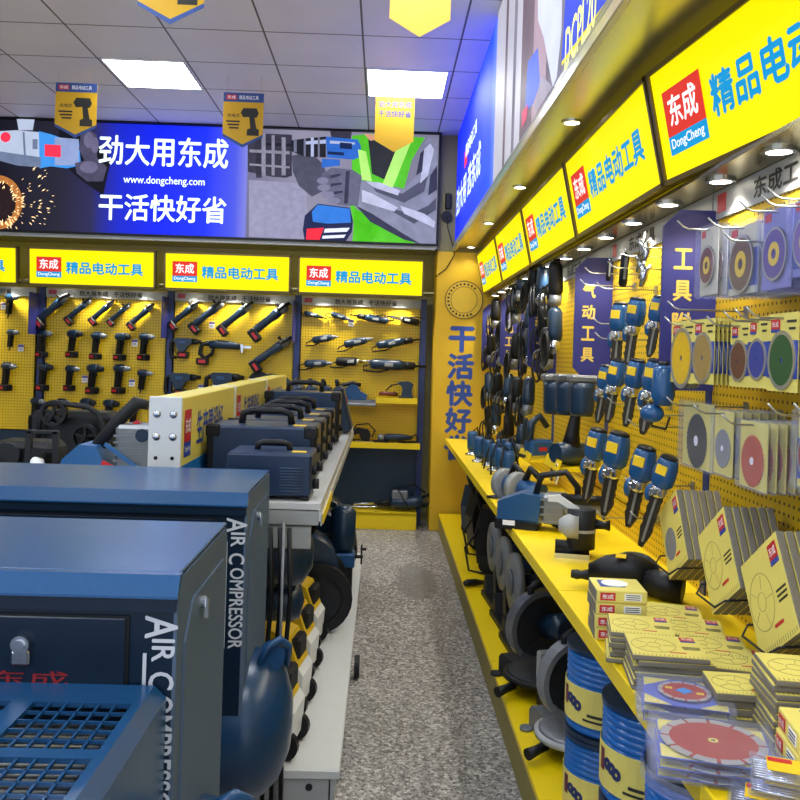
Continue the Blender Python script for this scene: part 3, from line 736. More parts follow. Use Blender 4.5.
def mk_jigsaw():
    t = thing('jigsaw', '', 'jigsaw', (0, 0, 0)); z = .1
    MB().prism([(-.02, .0), (.04, .0), (.05, .05), (.03, .085), (-.05, .10), (-.11, .06), (-.12, .035), (-.08, .04), (-.04, .055)], z - .03, z + .03).build('body', BLACK, t)
    MB().box((0, -.006, z), (.13, .012, .07)).build('base_plate', STEEL, t)
    MB().tube([(-.10, .05, z), (-.06, .12, z), (.03, .13, z), (.08, .08, z), (.06, .03, z + .02)], .006, 7).build('cord', DARK, t)
    return t
def mk_corded_grinder():
    t = thing('corded_angle_grinder', '', 'grinder', (0, 0, 0)); z = .1
    MB().tube([(-.13, .035, z), (-.10, .045, z), (.0, .05, z), (.08, .05, z), (.12, .045, z)], [.02, .035, .03, .024, .018], 12).build('body', NAVY, t)
    MB().ell((-.15, .04, z), (.035, .035, .035)).build('gear_head', GREY, t)
    MB().disc(.065, 0, .02, fr((-.15, .015, z), (1, 0, 0), (0, 0, 1), (0, -1, 0)), 24).build('disc_guard', DARK, t)
    MB().tube([(.12, .045, z), (.15, .08, z), (.17, .04, z), (.16, .01, z), (.05, .008, z + .05), (.0, .008, z + .05), (.06, .010, z + .02)], .007, 7).build('cord', BLACK, t)
    return t
def mk_tag():
    t = thing('price_tag', '', 'price tag', (0, 0, 0))
    MB().box((0, 0, .004), (.05, .06, .002)).build('card', PW, t)
    m = MB().box((0, .018, .0055), (.05, .02, .001)).build('colour_band', mat('tag purple', '5b4f9a', .5), t)
    MB().box((-.005, -.006, .0055), (.03, .004, .001)).box((.0, -.016, .0055), (.036, .004, .001)).build('print', INK, t)
    return t
PEGY = 7.70
UPM = pegmat('slotted blue upright', 0, '24356e', .022, '0a0d16')
PB = pegmat('yellow pegboard back', 0)
def mk_backbay():
    t = thing('display_bay', '', 'display bay', (0, 0, 0))
    w = 1.12
    MB().box((0, .0, 1.37), (w - .07, .02, 1.26)).build('peg_panel', PB, t)
    MB().box((0, .0, .43), (w - .07, .02, .60)).build('lower_panel', NAVY, t)
    for s in (-1,):
        MB().box((s * w / 2, -.02, 1.0), (.05, .05, 2.0)).build('upright', UPM, t)
    MB().box((0, -.02, 1.955), (w - .06, .02, .075)).build('label_strip', LGREY, t)
    for st, dx in (('劲大用东成', -.11), ('干活快好省', .19)):
        q = MB(); letter(q, st, dx, 1.955, .25, .045, .0315, fr((0, 0, 0), (1, 0, 0), (0, 0, 1), (0, -1, 0)), .05); q.build('strip_lettering', INK, t)
    MB().box((-.47, -.0305, 1.96), (.07, .002, .04)).build('strip_logo', mat('dull red', 'a03a4a', .5), t)
    MB().box((0, -.15, .13), (w - .05, .28, .025)).build('bottom_shelf', YEL, t)
    MB().box((0, -.28, .07), (w - .05, .02, .14)).build('kick_plate', YEL, t)
    return t
bx_ = [x for x, l in hb]
bl = ['yellow pegboard bay at the left edge of the photo', 'yellow pegboard bay of cordless drills on the back wall', 'yellow pegboard bay of cordless grinders and hammers on the back wall', 'yellow pegboard bay with shelves beside the slogan pillar']
for x, l in zip(bx_, bl):
    inst('bb', mk_backbay, TR(x, PEGY + .012, 0), l, 'display bays along the back wall')
# the blue side boards between the bays
for k, x in enumerate([b - .565 - .012 for b in bx_[1:]] ):
    o = MB().box((0, 0, 0), (.012, .20, .36)).build('side_board', SIGNB)
    o.matrix_world = TR(x, PEGY - .15, 1.76)
    tag(o, ['dark blue board standing out left of the cordless drills', 'dark blue board standing out left of the cordless grinders', 'dark blue board standing out left of the straight grinders'][k], 'sign board', 'side boards of the back bays')
o = MB().box((0, 0, 1.0), (.05, .05, 2.0)).build('upright_post', UPM); o.matrix_world = TR(bx_[-1] + .555, PEGY - .02, 0)
tag(o, 'dark blue perforated upright beside the slogan pillar', 'shelf upright')
KZ = PEGY / F
def pl(key, mk, box, nat, label, group=None, rot=0, off=(0, 0), zoff=0, mirror=False, plane=PEGY):
    "stand a tool on the back pegboard: box is its extent in the photo, nat its natural width/height and centre"
    x0, y0, x1, y1 = box
    c = at((x0 + x1) / 2, (y0 + y1) / 2, 'y', plane)
    s = max(x1 - x0, 1) * plane / F / nat[0] if nat[0] > 0 else (y1 - y0) * plane / F / -nat[0]
    X = BW(c) @ TR(0, 0, zoff) @ SCL(s) @ RZ(rot) @ (RY(-32) if nat[0] < 0 else RY(0)) @ TR(-nat[1], -nat[2], .02 if nat[0] < 0 else 0)
    o = inst(key, mk, X, label, group)
    return o
ND = (-.24, -.028, 0); NDC = (-.225, -.028, .01); NS = (.30, -.02, 0); NH = (.26, .005, .01); NR = (.36, .01, 0)
ordn = ['first', 'second', 'third', 'fourth', 'fifth', 'sixth']
gd = 'cordless drills on the back pegboards'
R = pl
R('drillc', mk_drill(False), (5, 294, 26, 319), NDC, 'cordless-looking corded drill, upper one at the left edge of the back wall', gd)
R('drillc', None, (5, 329, 27, 351), NDC, 'corded drill below another at the left edge of the back wall', gd)
R('drill', mk_drill(True), (1, 362, 24, 391), ND, 'black and red battery drill at the left edge of the back wall', gd)
rows = [('second', [(39, 330, 57, 358), (69, 330, 87, 358), (91, 332, 112, 360), (117, 333, 134, 361), (140, 333, 158, 361)], ['drill', 'impact', 'drill', 'impact', 'drill']),
        ('third', [(40, 363, 58, 391), (66, 365, 84, 391), (90, 364, 107, 394), (115, 364, 134, 394), (132, 369, 162, 394)], ['impact', 'drill', 'impact', 'drill', 'drillc']),
        ('lowest', [(30, 397, 52, 424), (56, 398, 76, 425), (80, 398, 102, 426), (104, 399, 124, 427), (128, 401, 150, 429)], ['drill', 'drill', 'impact', 'impact', 'drill'])]
mks = {'drill': mk_drill(True), 'impact': mk_drill(True, True), 'drillc': mk_drill(False)}
for rn, bs, ks in rows:
    for i, (b, k) in enumerate(zip(bs, ks)):
        nm = {'drill': 'battery drill', 'impact': 'short-nosed battery impact driver', 'drillc': 'dark blue corded drill without battery'}[k]
        R(k, mks[k], b, NDC if k == 'drillc' else ND, '%s, %s from the side board, %s row, drill bay' % (nm, ordn[i], rn), gd)
gg = 'cordless angle grinders on the back pegboards'
for i, b in enumerate([(36, 295, 72, 325), (66, 296, 94, 325), (90, 300, 116, 324), (108, 302, 132, 326), (128, 300, 156, 332)]):
    R('stick', mk_stick, b, NS, 'slim cordless grinder, %s from the side board, top row, drill bay' % ordn[i], gg, rot=42)
for i, b in enumerate([(169, 301, 200, 329), (190, 303, 226, 328), (218, 304, 254, 331), (249, 307, 290, 334)]):
    R('stick', mk_stick, b, NS, 'slim cordless grinder, %s from the side board, top row, hammer bay' % ordn[i], gg, rot=40)
R('stick', mk_stick, (251, 339, 291, 366), NS, 'slim cordless grinder at the right end of the middle row, hammer bay', gg, rot=36)
gh = 'rotary hammers on the back pegboard'
R('hammer', mk_hammer(True), (172, 336, 202, 360), NH, 'battery rotary hammer left of the reciprocating saw', gh)
R('recip', mk_recip, (201, 340, 251, 363), NR, 'dark reciprocating saw with battery in the middle row of the back wall')
R('hammer', mk_hammer(True), (167, 372, 202, 397), NH, 'battery rotary hammer lowest at the left of its bay', gh)
R('hammer2', mk_hammer(False), (207, 373, 245, 397), NH, 'rotary hammer in the lowest row left of the circular saw', gh)
R('circ', mk_circ, (249, 371, 291, 393), (.30, -.02, 0), 'dark circular saw at the right of the lowest row, hammer bay')
gs = 'corded straight grinders on the back pegboard'
for i, (b, k, r) in enumerate([((303, 310, 327, 321), 2, -14), ((326, 310, 351, 322), 0, 166), ((351, 311, 391, 326), 2, 172), ((386, 313, 424, 327), 1, 170)]):
    R('str%d' % k, mk_straight(k), b, (.27 if k == 0 else .34, -.02 if k == 0 else 0, 0), 'dark corded straight grinder, %s from the side board, top row, shelf bay' % ordn[i], gs, rot=r if k != 0 else -16)
for i, (b, k, r) in enumerate([((306, 333, 338, 345), 0, 10), ((337, 335, 373, 350), 0, 14), ((374, 336, 420, 349), 2, 10)]):
    R('str%d' % k, mk_straight(k), b, (.27 if k == 0 else .34, -.02 if k == 0 else 0, 0), 'corded straight grinder, %s from the side board, second row, shelf bay' % ordn[i], gs, rot=r)
for i, (b, k, r) in enumerate([((298, 357, 333, 370), 0, 3), ((331, 356, 376, 367), 1, 2), ((367, 359, 424, 371), 2, -1)]):
    R('str%d' % k, mk_straight(k), b, (.27 if k == 0 else .34, -.02 if k == 0 else 0, 0), 'corded straight grinder, %s from the side board, third row, shelf bay' % ordn[i], gs, rot=r)
R('planer', mk_tray_planer, (334, 382, 372, 402), (.28, 0, .05), 'blue electric planer on a grey tray above the shelf')
a = at(356, 402, 'y', PEGY)
o = MB().box((0, .12, -.01), (.36, .24, .02), ch=.003).box((0, .24, .0), (.36, .01, .05)).build('metal_tray', GREY); o.matrix_world = TR(a.x, PEGY - .24, a.z); tag(o, 'grey metal tray holding the blue planer on the back pegboard', 'tray')
a = at(396.5, 398, 'y', PEGY - .12)
o = MB().box((0, 0, -.006), (.36, .22, .012)).box((0, -.108, -.02), (.36, .008, .05)).build('small_shelf', YEL); o.matrix_world = TR(a.x, PEGY - .112, a.z); tag(o, 'small yellow shelf holding the palm sander on the back wall', 'shelf')
inst('sander', mk_sander, BW((a.x, PEGY, a.z + .014)) @ SCL(1.25), 'dark blue palm sander with red-brown hose on the small yellow shelf')
# the wide yellow shelf and the bottom shelf of the last bay
a = at(384, 444, 'y', PEGY - .22)
sh = thing('wide_shelf', 'wide yellow shelf below the palm sander near the pillar', 'shelf', (bx_[-1] + .05, PEGY, a.z))
MB().box((0, -.12, -.01), (1.0, .24, .02)).build('board', YEL, sh); MB().box((0, -.243, -.012), (1.0, .008, .05)).build('front_lip', YEL, sh)
p = at(364, 443, 'y', PEGY - .12); inst('jigsaw', mk_jigsaw, BW((p.x, PEGY, a.z + .014)) @ SCL(1.15), 'black jigsaw with looped cord on the wide yellow shelf')
p = at(398, 443, 'y', PEGY - .12); inst('cgrind', mk_corded_grinder, BW((p.x, PEGY, a.z + .002)) @ SCL(1.0), 'dark corded angle grinder lying on the wide yellow shelf')
# demolition hammer and rods on the bottom shelf
t = thing('demolition_hammer', 'dark demolition hammer lying on the bottom yellow shelf by the pillar', 'demolition hammer', TR(at(402, 503, 'y', 7.5).x, 7.52, .145))
MB().tube([(-.10, 0, .07), (-.08, 0, .07), (.06, 0, .07), (.12, 0, .08), (.18, 0, .09)], [.03, .05, .055, .06, .05], 12).build('body', NAVY, t)
MB().tube([(-.22, 0, .06), (-.10, 0, .07)], [.018, .03], 10).build('nose', BLACK, t)
MB().tube([(-.42, 0, .05), (-.22, 0, .06)], .01, 8).build('chisel', STEEL, t)
MB().tube([(.17, 0, .12), (.24, 0, .15), (.26, 0, .08), (.18, 0, .05)], .016, 8).build('handle', BLACK, t)
MB().box((-.02, .0, .14), (.14, .08, .08), ch=.01).build('motor_cover', GREY, t)
MB().tube([(.2, .0, .16), (.1, -.03, .24), (-.04, -.04, .2), (.06, -.09, .03)], .007, 7).build('cord', BLACK, t)
o = MB().cyl((-.25, 0, .012), (.22, 0, .012), .012, n=10).build('steel_rod', STEEL); o.matrix_world = TR(-.10, 7.6, .145); tag(o, 'steel rod lying behind the demolition hammer on the bottom shelf', 'rod')
gt = 'price tags on the back pegboards'
for i, (px, py, l) in enumerate([(4, 306, 'at the left edge beside the upper corded drill'), (21, 348, 'under the lower corded drill at the left edge'), (85, 379, 'between drills low in the drill bay'), (135, 343, 'between the last two drills of the second row'), (132, 383, 'above the corded drill of the drill bay'), (212, 325, 'under the second grinder of the hammer bay'), (201, 388, 'between the two lowest rotary hammers'), (351, 323, 'under the second straight grinder of the top row')]):
    inst('ptag', mk_tag, BW(at(px, py, 'y', PEGY - .01)), 'small white and purple price tag ' + l, gt)
# ------------------------------------------------------------------ right wall shelving
WX = 1.0; SHX = .553; SHZ = .80; LX = .517; LZ = .16
PR = pegmat('yellow pegboard right', 1, 'dcb414')
XS = fr((0, 0, 0), (0, -1, 0), (0, 0, 1), (-1, 0, 0))
UPR = pegmat('slotted blue upright side', 1, '24356e', .022, '0a0d16')
def mk_rbay():
    t = thing('shelving_bay', '', 'shelving', (0, 0, 0)); L = 1.19
    MB().box((WX + .01, 0, 1.46), (.02, L - .04, 1.06)).box((WX + .01, 0, .55), (.02, L - .04, .74)).build('peg_panel', PR, t)
    MB().box((WX + .008, L / 2, 1.02), (.028, .04, 2.0)).build('upright', UPR, t)
    MB().box((WX - .004, 0, 1.98), (.008, L - .01, .085)).build('label_strip', LGREY, t)
    q = MB(); letter(q, '东成工具', -.13, 1.98, .34, .055, -WX + .0095, XS, .05); q.build('strip_lettering', INK, t)
    MB().box((WX - .009, L / 2 - .07, 1.982), (.002, .06, .055)).build('strip_logo', RED, t)
    s = MB().box(((SHX + WX) / 2 + .004, 0, SHZ - .008), (WX - SHX - .008, L - .004, .016)).build('shelf', YEL, t)
    MB().box((SHX + .004, 0, SHZ - .02), (.008, L - .004, .045), ch=.002).build('shelf_lip', YEL, s)
    b = MB()
    for e in (-1, 1): b.prism([(SHX + .02, SHZ - .017), (WX, SHZ - .017), (WX, SHZ - .16), (WX - .06, SHZ - .16)], e * (L / 2 - .012) - .004, e * (L / 2 - .012) + .004, fr((0, 0, 0), (1, 0, 0), (0, 0, 1), (0, -1, 0)))
    b.build('bracket', YEL, s)
    MB().box(((LX + WX) / 2, 0, LZ - .01), (WX - LX, L - .003, .02)).build('bottom_shelf', YEL, t)
    MB().box((LX + .014, 0, LZ / 2 - .01), (.02, L - .003, LZ - .022)).build('kick_plate', mat('shaded yellow kick plate', '8a7c3c', .6, var=.1, scale=12), t)  # yellow board; the shadow on its front is put into this brownish colour
    return t
rl = ['right wall shelving bay farthest away beside the pillar', 'second right wall shelving bay from the pillar', 'third right wall shelving bay from the pillar', 'right wall shelving bay of the hanging blue saws', 'right wall shelving bay of boxed cutting discs', 'right wall shelving bay at the near end']
for i in range(6):
    inst('rb', mk_rbay, TR(0, (BY[i] + BY[i + 1]) / 2, 0), rl[i], 'shelving bays along the right wall')
# blue sign boards standing out between the bays
def board(y, ztop, zbot, txt, label, w=.165, cut=.05):
    t = thing('category_sign', label, 'sign board', BW((WX - w, y, 0)), 'blue category boards on the right wall')
    MB().prism([(0, zbot + cut), (cut, zbot), (w, zbot), (w, ztop), (cut, ztop), (0, ztop - cut)], -.006, .006).build('board', SIGNB, t)
    if txt:
        n = len(txt); hh = (ztop - zbot - .16)
        for i, ch in enumerate(txt):
            q = MB(); letter(q, ch, .062, ztop - .10 - hh * (i + .5) / n, .055, .06, .007, None, .05); q.build('lettering', GOLD, t)
board(2.60, 1.965, 1.42, '工具附件', 'nearest dark blue board with gold characters beside the boxed discs')
board(3.79, 1.955, 1.42, '气动工具', 'dark blue board with gold characters before the hanging black grips')
board(4.98, 1.955, 1.42, '电动工具', 'third dark blue board with gold characters from the front')
board(6.17, 1.955, 1.42, '锂电工具', 'fourth dark blue board with gold characters, in the far cluster')
board(7.33, 1.955, 1.42, '园林工具', 'farthest dark blue board with gold characters against the yellow pillar')
# hooks
def mk_hook():
    t = thing('peg_hook', '', 'hook', (0, 0, 0))
    m = MB().tube([(0, 0, 0), (0, 0, .19), (0, .006, .205), (0, .022, .222)], .0023, 6).build('rod', WIRE, t)
    MB().box((0, 0, .003), (.03, .03, .004)).build('plate', WIRE, t)
    return t
def mk_loop():
    t = thing('wire_loop_hook', '', 'hook', (0, 0, 0))
    MB().tube([(-.045, 0, 0), (-.045, -.01, .20), (-.03, -.012, .22), (.03, -.012, .22), (.045, -.01, .20), (.045, 0, 0)], .0028, 6).build('rod', WIRE, t)
    return t
HK = []
def rpos(px, py, x): return at(px, py, 'x', x)
def hook(px, py, x=.80, label=None):
    p = rpos(px, py, x)
    inst('hook', mk_hook, RW((WX, p.y, p.z - .02)), label or ('steel peg hook ' + str(len(HK))), 'steel peg hooks on the right wall'); HK.append(1)

# --- packs: local x right, y up, z out of the face
def mk_blister(w, h, tk, card, band, disc, rim, n):
    "clear moulded packs hanging one behind another are separate things; this is one pack"
    def mk():
        t = thing('disc_blister_pack', '', 'cutting disc pack', (0, 0, 0))
        MB().box((0, 0, -tk * .8), (w * .94, h * .94, .0015)).build('card', card, t)
        if band: MB().box((0, -h * .12, -tk * .8 + .0012), (w * .94, h * .5, .001)).build('printed_band', band, t)
        r = min(w, h) * .40
        d = MB().disc(r, -tk * .55, -tk * .45, TR(0, -h * .06, 0), 32, r * .12).build('disc', disc, t)
        MB().disc(r * 1.0, -tk * .56, -tk * .44, TR(0, -h * .06, 0), 32, r * .90).build('rim', rim, d)
        MB().disc(r * .45, -tk * .44, -tk * .42, TR(0, -h * .06, 0), 24, r * .2).build('hub_label', STICK if disc != STICK else RED, d)
        MB().box((0, 0, -tk / 2), (w, h, tk), ch=.006).build('clear_shell', CLEAR, t)
        MB().box((-w * .30, h * .39, -tk * .8 + .002), (w * .2, h * .1, .001)).build('logo_plate', RED, t)
        return t
    return mk
def mk_card(w, h, disc, rim):
    def mk():
        t = thing('carded_disc', '', 'cutting disc pack', (0, 0, 0))
        MB().box((0, 0, -.001), (w, h, .0015)).build('card', CREAM, t)
        MB().box((0, -h * .09, .0004), (w, h * .48, .001)).build('blue_band', PBLUE, t)
        r = w * .46
        d = MB().disc(r * .86, .001, .003, TR(0, -h * .1, 0), 28, r * .1).build('disc', disc, t)
        MB().disc(r, .0008, .0036, TR(0, -h * .1, 0), 28, r * .86).build('rim', rim, d)
        MB().box((-w * .25, h * .36, .0006), (w * .3, h * .13, .001)).build('logo_plate', RED, t)
        MB().box((-w * .25, h * .275, .0006), (w * .3, h * .04, .001)).build('logo_band', PBLUE, t)
        q = MB(); letter(q, '东成', -w * .25, h * .36, w * .22, h * .07, .0014); q.build('logo_lettering', PW, t)
        MB().box((w * .28, h * .39, .0004), (w * .3, h * .03, .001)).box((w * .3, h * .30, .0004), (w * .2, h * .03, .001)).build('print', INK, t)
        return t
    return mk
def saw_poly(r, n, k=.93):
    o = []
    for i in range(n):
        a = 2 * PI * i / n; o.append((r * math.cos(a), r * math.sin(a))); o.append((r * k * math.cos(a + .15 * 2 * PI / n), r * k * math.sin(a + .15 * 2 * PI / n)))
    return o
def mk_sawpack(w, h, tk, blade):
    def mk():
        t = thing('saw_blade_pack', '', 'saw blade pack', (0, 0, 0))
        MB().box((0, 0, -tk * .7), (w * .95, h * .95, .002)).build('card', CREAM, t)
        d = MB().prism([(x, y) for x, y in saw_poly(min(w, h) * .40, 32)], -tk * .6, -tk * .5, TR(0, -h * .08, 0)).build('saw_blade', blade, t)
        MB().disc(w * .06, -tk * .5, -tk * .45, TR(0, -h * .08, 0), 16).build('bore_label', PW, d)
        MB().box((-w * .3, h * .38, -tk * .68), (w * .22, h * .13, .001)).build('logo_plate', RED, t)
        MB().box((w * .25, h * .38, -tk * .68), (w * .3, h * .03, .001)).box((w * .22, h * .32, -tk * .68), (w * .22, h * .025, .001)).build('print', PBLUE, t)
        MB().box((0, -h * .46, -tk * .68), (w * .95, h * .05, .001)).build('blue_band', PBLUE, t)
        MB().box((0, 0, -tk / 2), (w, h, tk), ch=.005).build('clear_shell', CLEAR, t)
        return t
    return mk
D_ = {k: mat('disc ' + k, v, .45, .2, var=.15, scale=60) for k, v in dict(purple='5b3f96', brown='6b4632', gold='a58a50', violet='7a5aa8', green='2c5a34', red='b8322c', orange='c4502e', steel='8f8f90', dark='2e2c2a', yellow='e6bc20', blue='34439a', maroon='6e2130').items()}
RIM = mat('segment rim', 'b9b7b2', .3, .7)
def stack(key, mk, px0, px1, py0, py1, xf, n, pitch, name, what, group, hookit=True):
    "n packs hung one behind another on a hook; the front one's face fills the given box of the photo"
    a = rpos(px0, (py0 + py1) / 2, xf); b = rpos(px1, (py0 + py1) / 2, xf)
    w = a.y - b.y; yc = (a.y + b.y) / 2
    zt_ = rpos((px0 + px1) / 2, py0, xf); zb_ = rpos((px0 + px1) / 2, py1, xf)
    h = zt_.z - zb_.z; zc = (zt_.z + zb_.z) / 2
    f = mk(w, h)
    for i in range(n):
        x = xf + i * pitch
        if x > WX - .012: break
        where = 'front one' if i == 0 else ('%s behind front' % (ordn[i - 1] if i <= 6 else str(i) + 'th'))
        inst(key, f, RW((x, yc, zc)), '%s, %s, %s' % (what, where, name), group)
    if hookit:
        inst('hook', mk_hook, RW((WX, yc, zc + h * .43)), 'steel peg hook carrying the discs, ' + name, 'steel peg hooks on the right wall')
gA = 'clear packed discs in the top row'
CB = mat('pale blue card', '7f7fc0', .5); CW = mat('pale card', 'c9c4ac', .5)
BL = lambda c, b, d, tk=.022: (lambda w, h: mk_blister(w, h, tk, c, b, d, RIM, 1))
stack('A1', BL(CW, None, D_['maroon']), 694, 712, 225, 297, .85, 5, .024, 'half behind the blue board', 'clear maroon-disc pack', gA)
stack('A2', BL(CW, PBLUE, D_['brown']), 722, 752, 223, 296, .85, 6, .024, 'second hook of the top row', 'clear brown-disc pack', gA)
stack('A3', BL(CB, None, D_['purple']), 755, 785, 206, 291, .85, 6, .024, 'third hook of the top row', 'clear violet-disc pack', gA)
stack('A4', BL(CB, PBLUE, D_['violet']), 785, 818, 194, 277, .85, 6, .024, 'last hook of the top row', 'clear lilac-disc pack', gA)
gB = 'carded discs in the second row'
CD = lambda d: (lambda w, h: mk_card(w, h, D_[d], RIM))
stack('B1', CD('yellow'), 671, 694, 321, 383, .83, 4, .012, 'first hook of the second row', 'yellow disc on cream card', gB)
stack('B2', CD('gold'), 693, 714, 319, 384, .83, 11, .011, 'second hook of the second row', 'gold disc on cream card', gB)
stack('B3', CD('brown'), 730, 749, 322, 387, .86, 6, .012, 'third hook of the second row', 'brown disc on cream card', gB)
stack('B4', CD('blue'), 748, 768, 317, 388, .86, 6, .012, 'fourth hook of the second row', 'dark blue disc on cream card', gB)
stack('B5', CD('green'), 768, 798, 313, 392, .86, 6, .012, 'last hook of the second row', 'green disc on cream card', gB)
gC = 'clear packed saw blades in the third row'
SP = lambda d, tk=.02: (lambda w, h: mk_sawpack(w, h, tk, D_[d]))
stack('C1', SP('dark', .024), 677, 708, 401, 470, .85, 1, .03, 'first hook of the third row', 'clear pack, dark toothed blade', gC)
stack('C2', SP('steel'), 709, 728, 409, 477, .845, 7, .021, 'second hook of the third row', 'clear grey-blade pack', gC)
stack('C3', SP('orange'), 734, 762, 420, 491, .84, 7, .021, 'third hook of the third row', 'clear orange-blade pack', gC)
stack('C4', BL(CREAM, PBLUE, D_['red']), 789, 826, 410, 494, .86, 5, .024, 'last hook of the third row', 'clear red-disc pack', gC)

# --- big paper sleeves hanging askew in wire loops
def mk_sleeve(w, h, tk, disc=False):
    def mk():
        t = thing('blade_box', '', 'saw blade box', (0, 0, 0))
        MB().box((0, 0, -tk / 2), (w, h, tk), ch=.002).build('carton', KRAFT, t)
        MB().box((0, 0, .0006), (w * .985, h * .985, .0012)).build('printed_face', CREAM, t)
        MB().box((w * .34, h * .35, .0016), (w * .2, h * .16, .001)).build('logo_plate', RED, t)
        MB().box((w * .34, h * .245, .0016), (w * .2, h * .05, .001)).build('logo_band', PBLUE, t)
        q = MB(); letter(q, '东成', w * .34, h * .35, w * .15, h * .09, .0024); q.build('logo_lettering', PW, t)
        if disc: MB().disc(w * .27, .001, .0018, TR(-w * .15, -h * .08, 0), 32).build('printed_disc', D_['steel'], t)
        else:
            m = MB(); m.disc(w * .30, .001, .0017, TR(-w * .16, 0, 0), 36, w * .292).disc(w * .1, .001, .0017, TR(-w * .16, 0, 0), 24, w * .094)
            for i in range(5):
                a = i * 1.25; m.box((w * .2, 0, .0014), (w * .14, .0012, .0006), TR(-w * .16, 0, 0) @ RZ(math.degrees(a)))
            m.build('printed_drawing', mat('sepia line', '9a8c4a', .6), t)
        m = MB()
        for i in range(3): m.box((w * .33, -h * (.02 + .05 * i), .0014), (w * (.24 - .03 * (i == 2)), h * .022, .0006))
        m.build('print', INK, t)
        MB().box((w * .12, -h * .30, .0014), (w * .22, h * .035, .0006)).build('red_print', RED, t)
        m = MB()
        for i in range(18): m.box((-w * .46 + w * .92 * i / 17, -h * .45, .0014), (w * .012, h * .05, .0006))
        m.build('tooth_print', mat('sepia line', '9a8c4a', .6), t)
        return t
    return mk
gD = 'saw blade boxes hanging in wire loops'
for key, cx_, cy_, w, h, n, pt, ang, disc, nm in [('D1', 673, 535, .170, .205, 6, .021, 33, True, 'left'), ('D2', 718, 561, .195, .205, 6, .021, 34, False, 'middle'), ('D3', 768.5, 597, .205, .215, 6, .021, 35, False, 'right')]:
    c = rpos(cx_, cy_, .84)
    for i in range(n):
        inst(key, mk_sleeve(w, h, .0175, disc), RW((.84 + i * pt, c.y, c.z)) @ RZ(ang), 'yellow saw blade box, %s, in the %s tilted bundle on the lower hooks' % ('front one' if i == 0 else ordn[i - 1] + ' behind front', nm), gD)
    # wire loop cradling the lowest corner
    L = w * .5 + h * .5
    t = thing('wire_cradle', 'wire cradle under the %s tilted bundle of blade boxes' % nm, 'hook', RW((WX, c.y, c.z)), 'wire cradles for blade boxes')
    k = h * .62
    MB().tube([(-.075, -k + .06, 0), (-.075, -k + .05, .17), (-.06, -k + .03, .188), (.06, -k + .03, .188), (.075, -k + .05, .17), (.075, -k + .06, 0)], .0028, 6).build('rod', DARK, t)

# --- boxes and flat packs on the right shelf (placed where they stand, top at z)
def mk_dbox(w, d, h):
    def mk():
        t = thing('disc_box', '', 'cutting disc box', (0, 0, 0))
        MB().box((0, 0, h / 2), (w, d, h), ch=.002).build('carton', CREAM, t)
        MB().box((-w * .13, d * .02, h + .0006), (w * .5, d * .5, .001)).build('blue_print', PBLUE, t)
        MB().disc(w * .27, h + .0008, h + .0016, TR(-w * .05, d * .05, 0), 28).build('printed_disc', PW, t)
        m = MB().box((-w * .28, -d / 2 - .0006, h * .5), (w * .3, .001, h * .62)).build('logo_plate', RED, t)
        q = MB(); letter(q, '东成', -w * .28, h * .5, w * .22, h * .36, d / 2 + .0016, fr((0, 0, 0), (1, 0, 0), (0, 0, 1), (0, -1, 0))); q.build('logo_lettering', PW, t)
        MB().box((w * .22, -d / 2 - .0006, h * .5), (w * .34, .001, h * .55)).build('label', PW, t)
        m = MB()
        for i in range(3): m.box((w * .22, -d / 2 - .0014, h * (.34 + .16 * i)), (w * .28, .0008, h * .06))
        m.build('print', INK, t)
        MB().box((-w / 2 - .0006, 0, h * .5), (.001, d * .96, h * .9)).build('grey_side', KRAFT, t)
        return t
    return mk
def flat(key, w, d, tk, px, py, x_or_z, n, name, label, group, deg=0, jig=.006, z0=SHZ + .001, disc=False, mk=None, axis='z'):
    "pile of n flat things; the centre of the pile's top is seen at px, py"
    zt_ = z0 + n * tk
    p = at(px, py, 'z', zt_)
    rr = random.Random(px)
    for i in range(n):
        X = TR(p.x + rr.uniform(-jig, jig), p.y + rr.uniform(-jig, jig), z0 + i * tk) @ RZ(deg + rr.uniform(-2, 2) * (jig > 0))
        if mk is None: X = X @ TR(0, 0, tk - .0012)
        where = 'topmost' if i == n - 1 else ('bottom one' if i == 0 else ordn[n - 2 - i] + ' below top' if n - 2 - i < 6 else '%dth below top' % (n - 1 - i))
        inst(key, mk or mk_sleeve(w, d, tk - .002, disc), X, '%s, %s in %s' % (label, where, name), group)
    return p
gE = 'yellow disc boxes on the right shelf'; gF = 'flat saw blade boxes piled on the right shelf'
flat('E1', 0, 0, .032, 618, 584, 0, 4, 'the far pile by the shelf edge', 'small yellow disc box', gE, deg=-6, jig=.003, mk=mk_dbox(.125, .125, .0315))
flat('F1', .145, .15, .0125, 640, 624, 0, 6, 'the pile beside the disc boxes', 'flat yellow blade box', gF, deg=-12)
flat('F2', .16, .145, .013, 667, 645, 0, 6, 'the pile before the overlapping row', 'flat yellow blade box', gF, deg=-8)
for i, (px, py, nm) in enumerate([(672, 612, 'first'), (692, 627, 'second'), (712, 643, 'third'), (735, 658, 'fourth')]):
    flat('F3', .15, .16, .016, px, py, 0, 2, 'the %s overlapping pile along the pegboard' % nm, 'flat yellow blade box', gF, deg=-15, disc=False)
flat('F4', .14, .12, .016, 746, 683, 0, 4, 'the low pile behind the red disc packs', 'flat yellow blade box', gF, deg=-8)
flat('F5', .155, .15, .0125, 806, 668, 0, 11, 'the tall pile at the right edge', 'flat yellow blade box', gF, deg=-8, jig=.004)
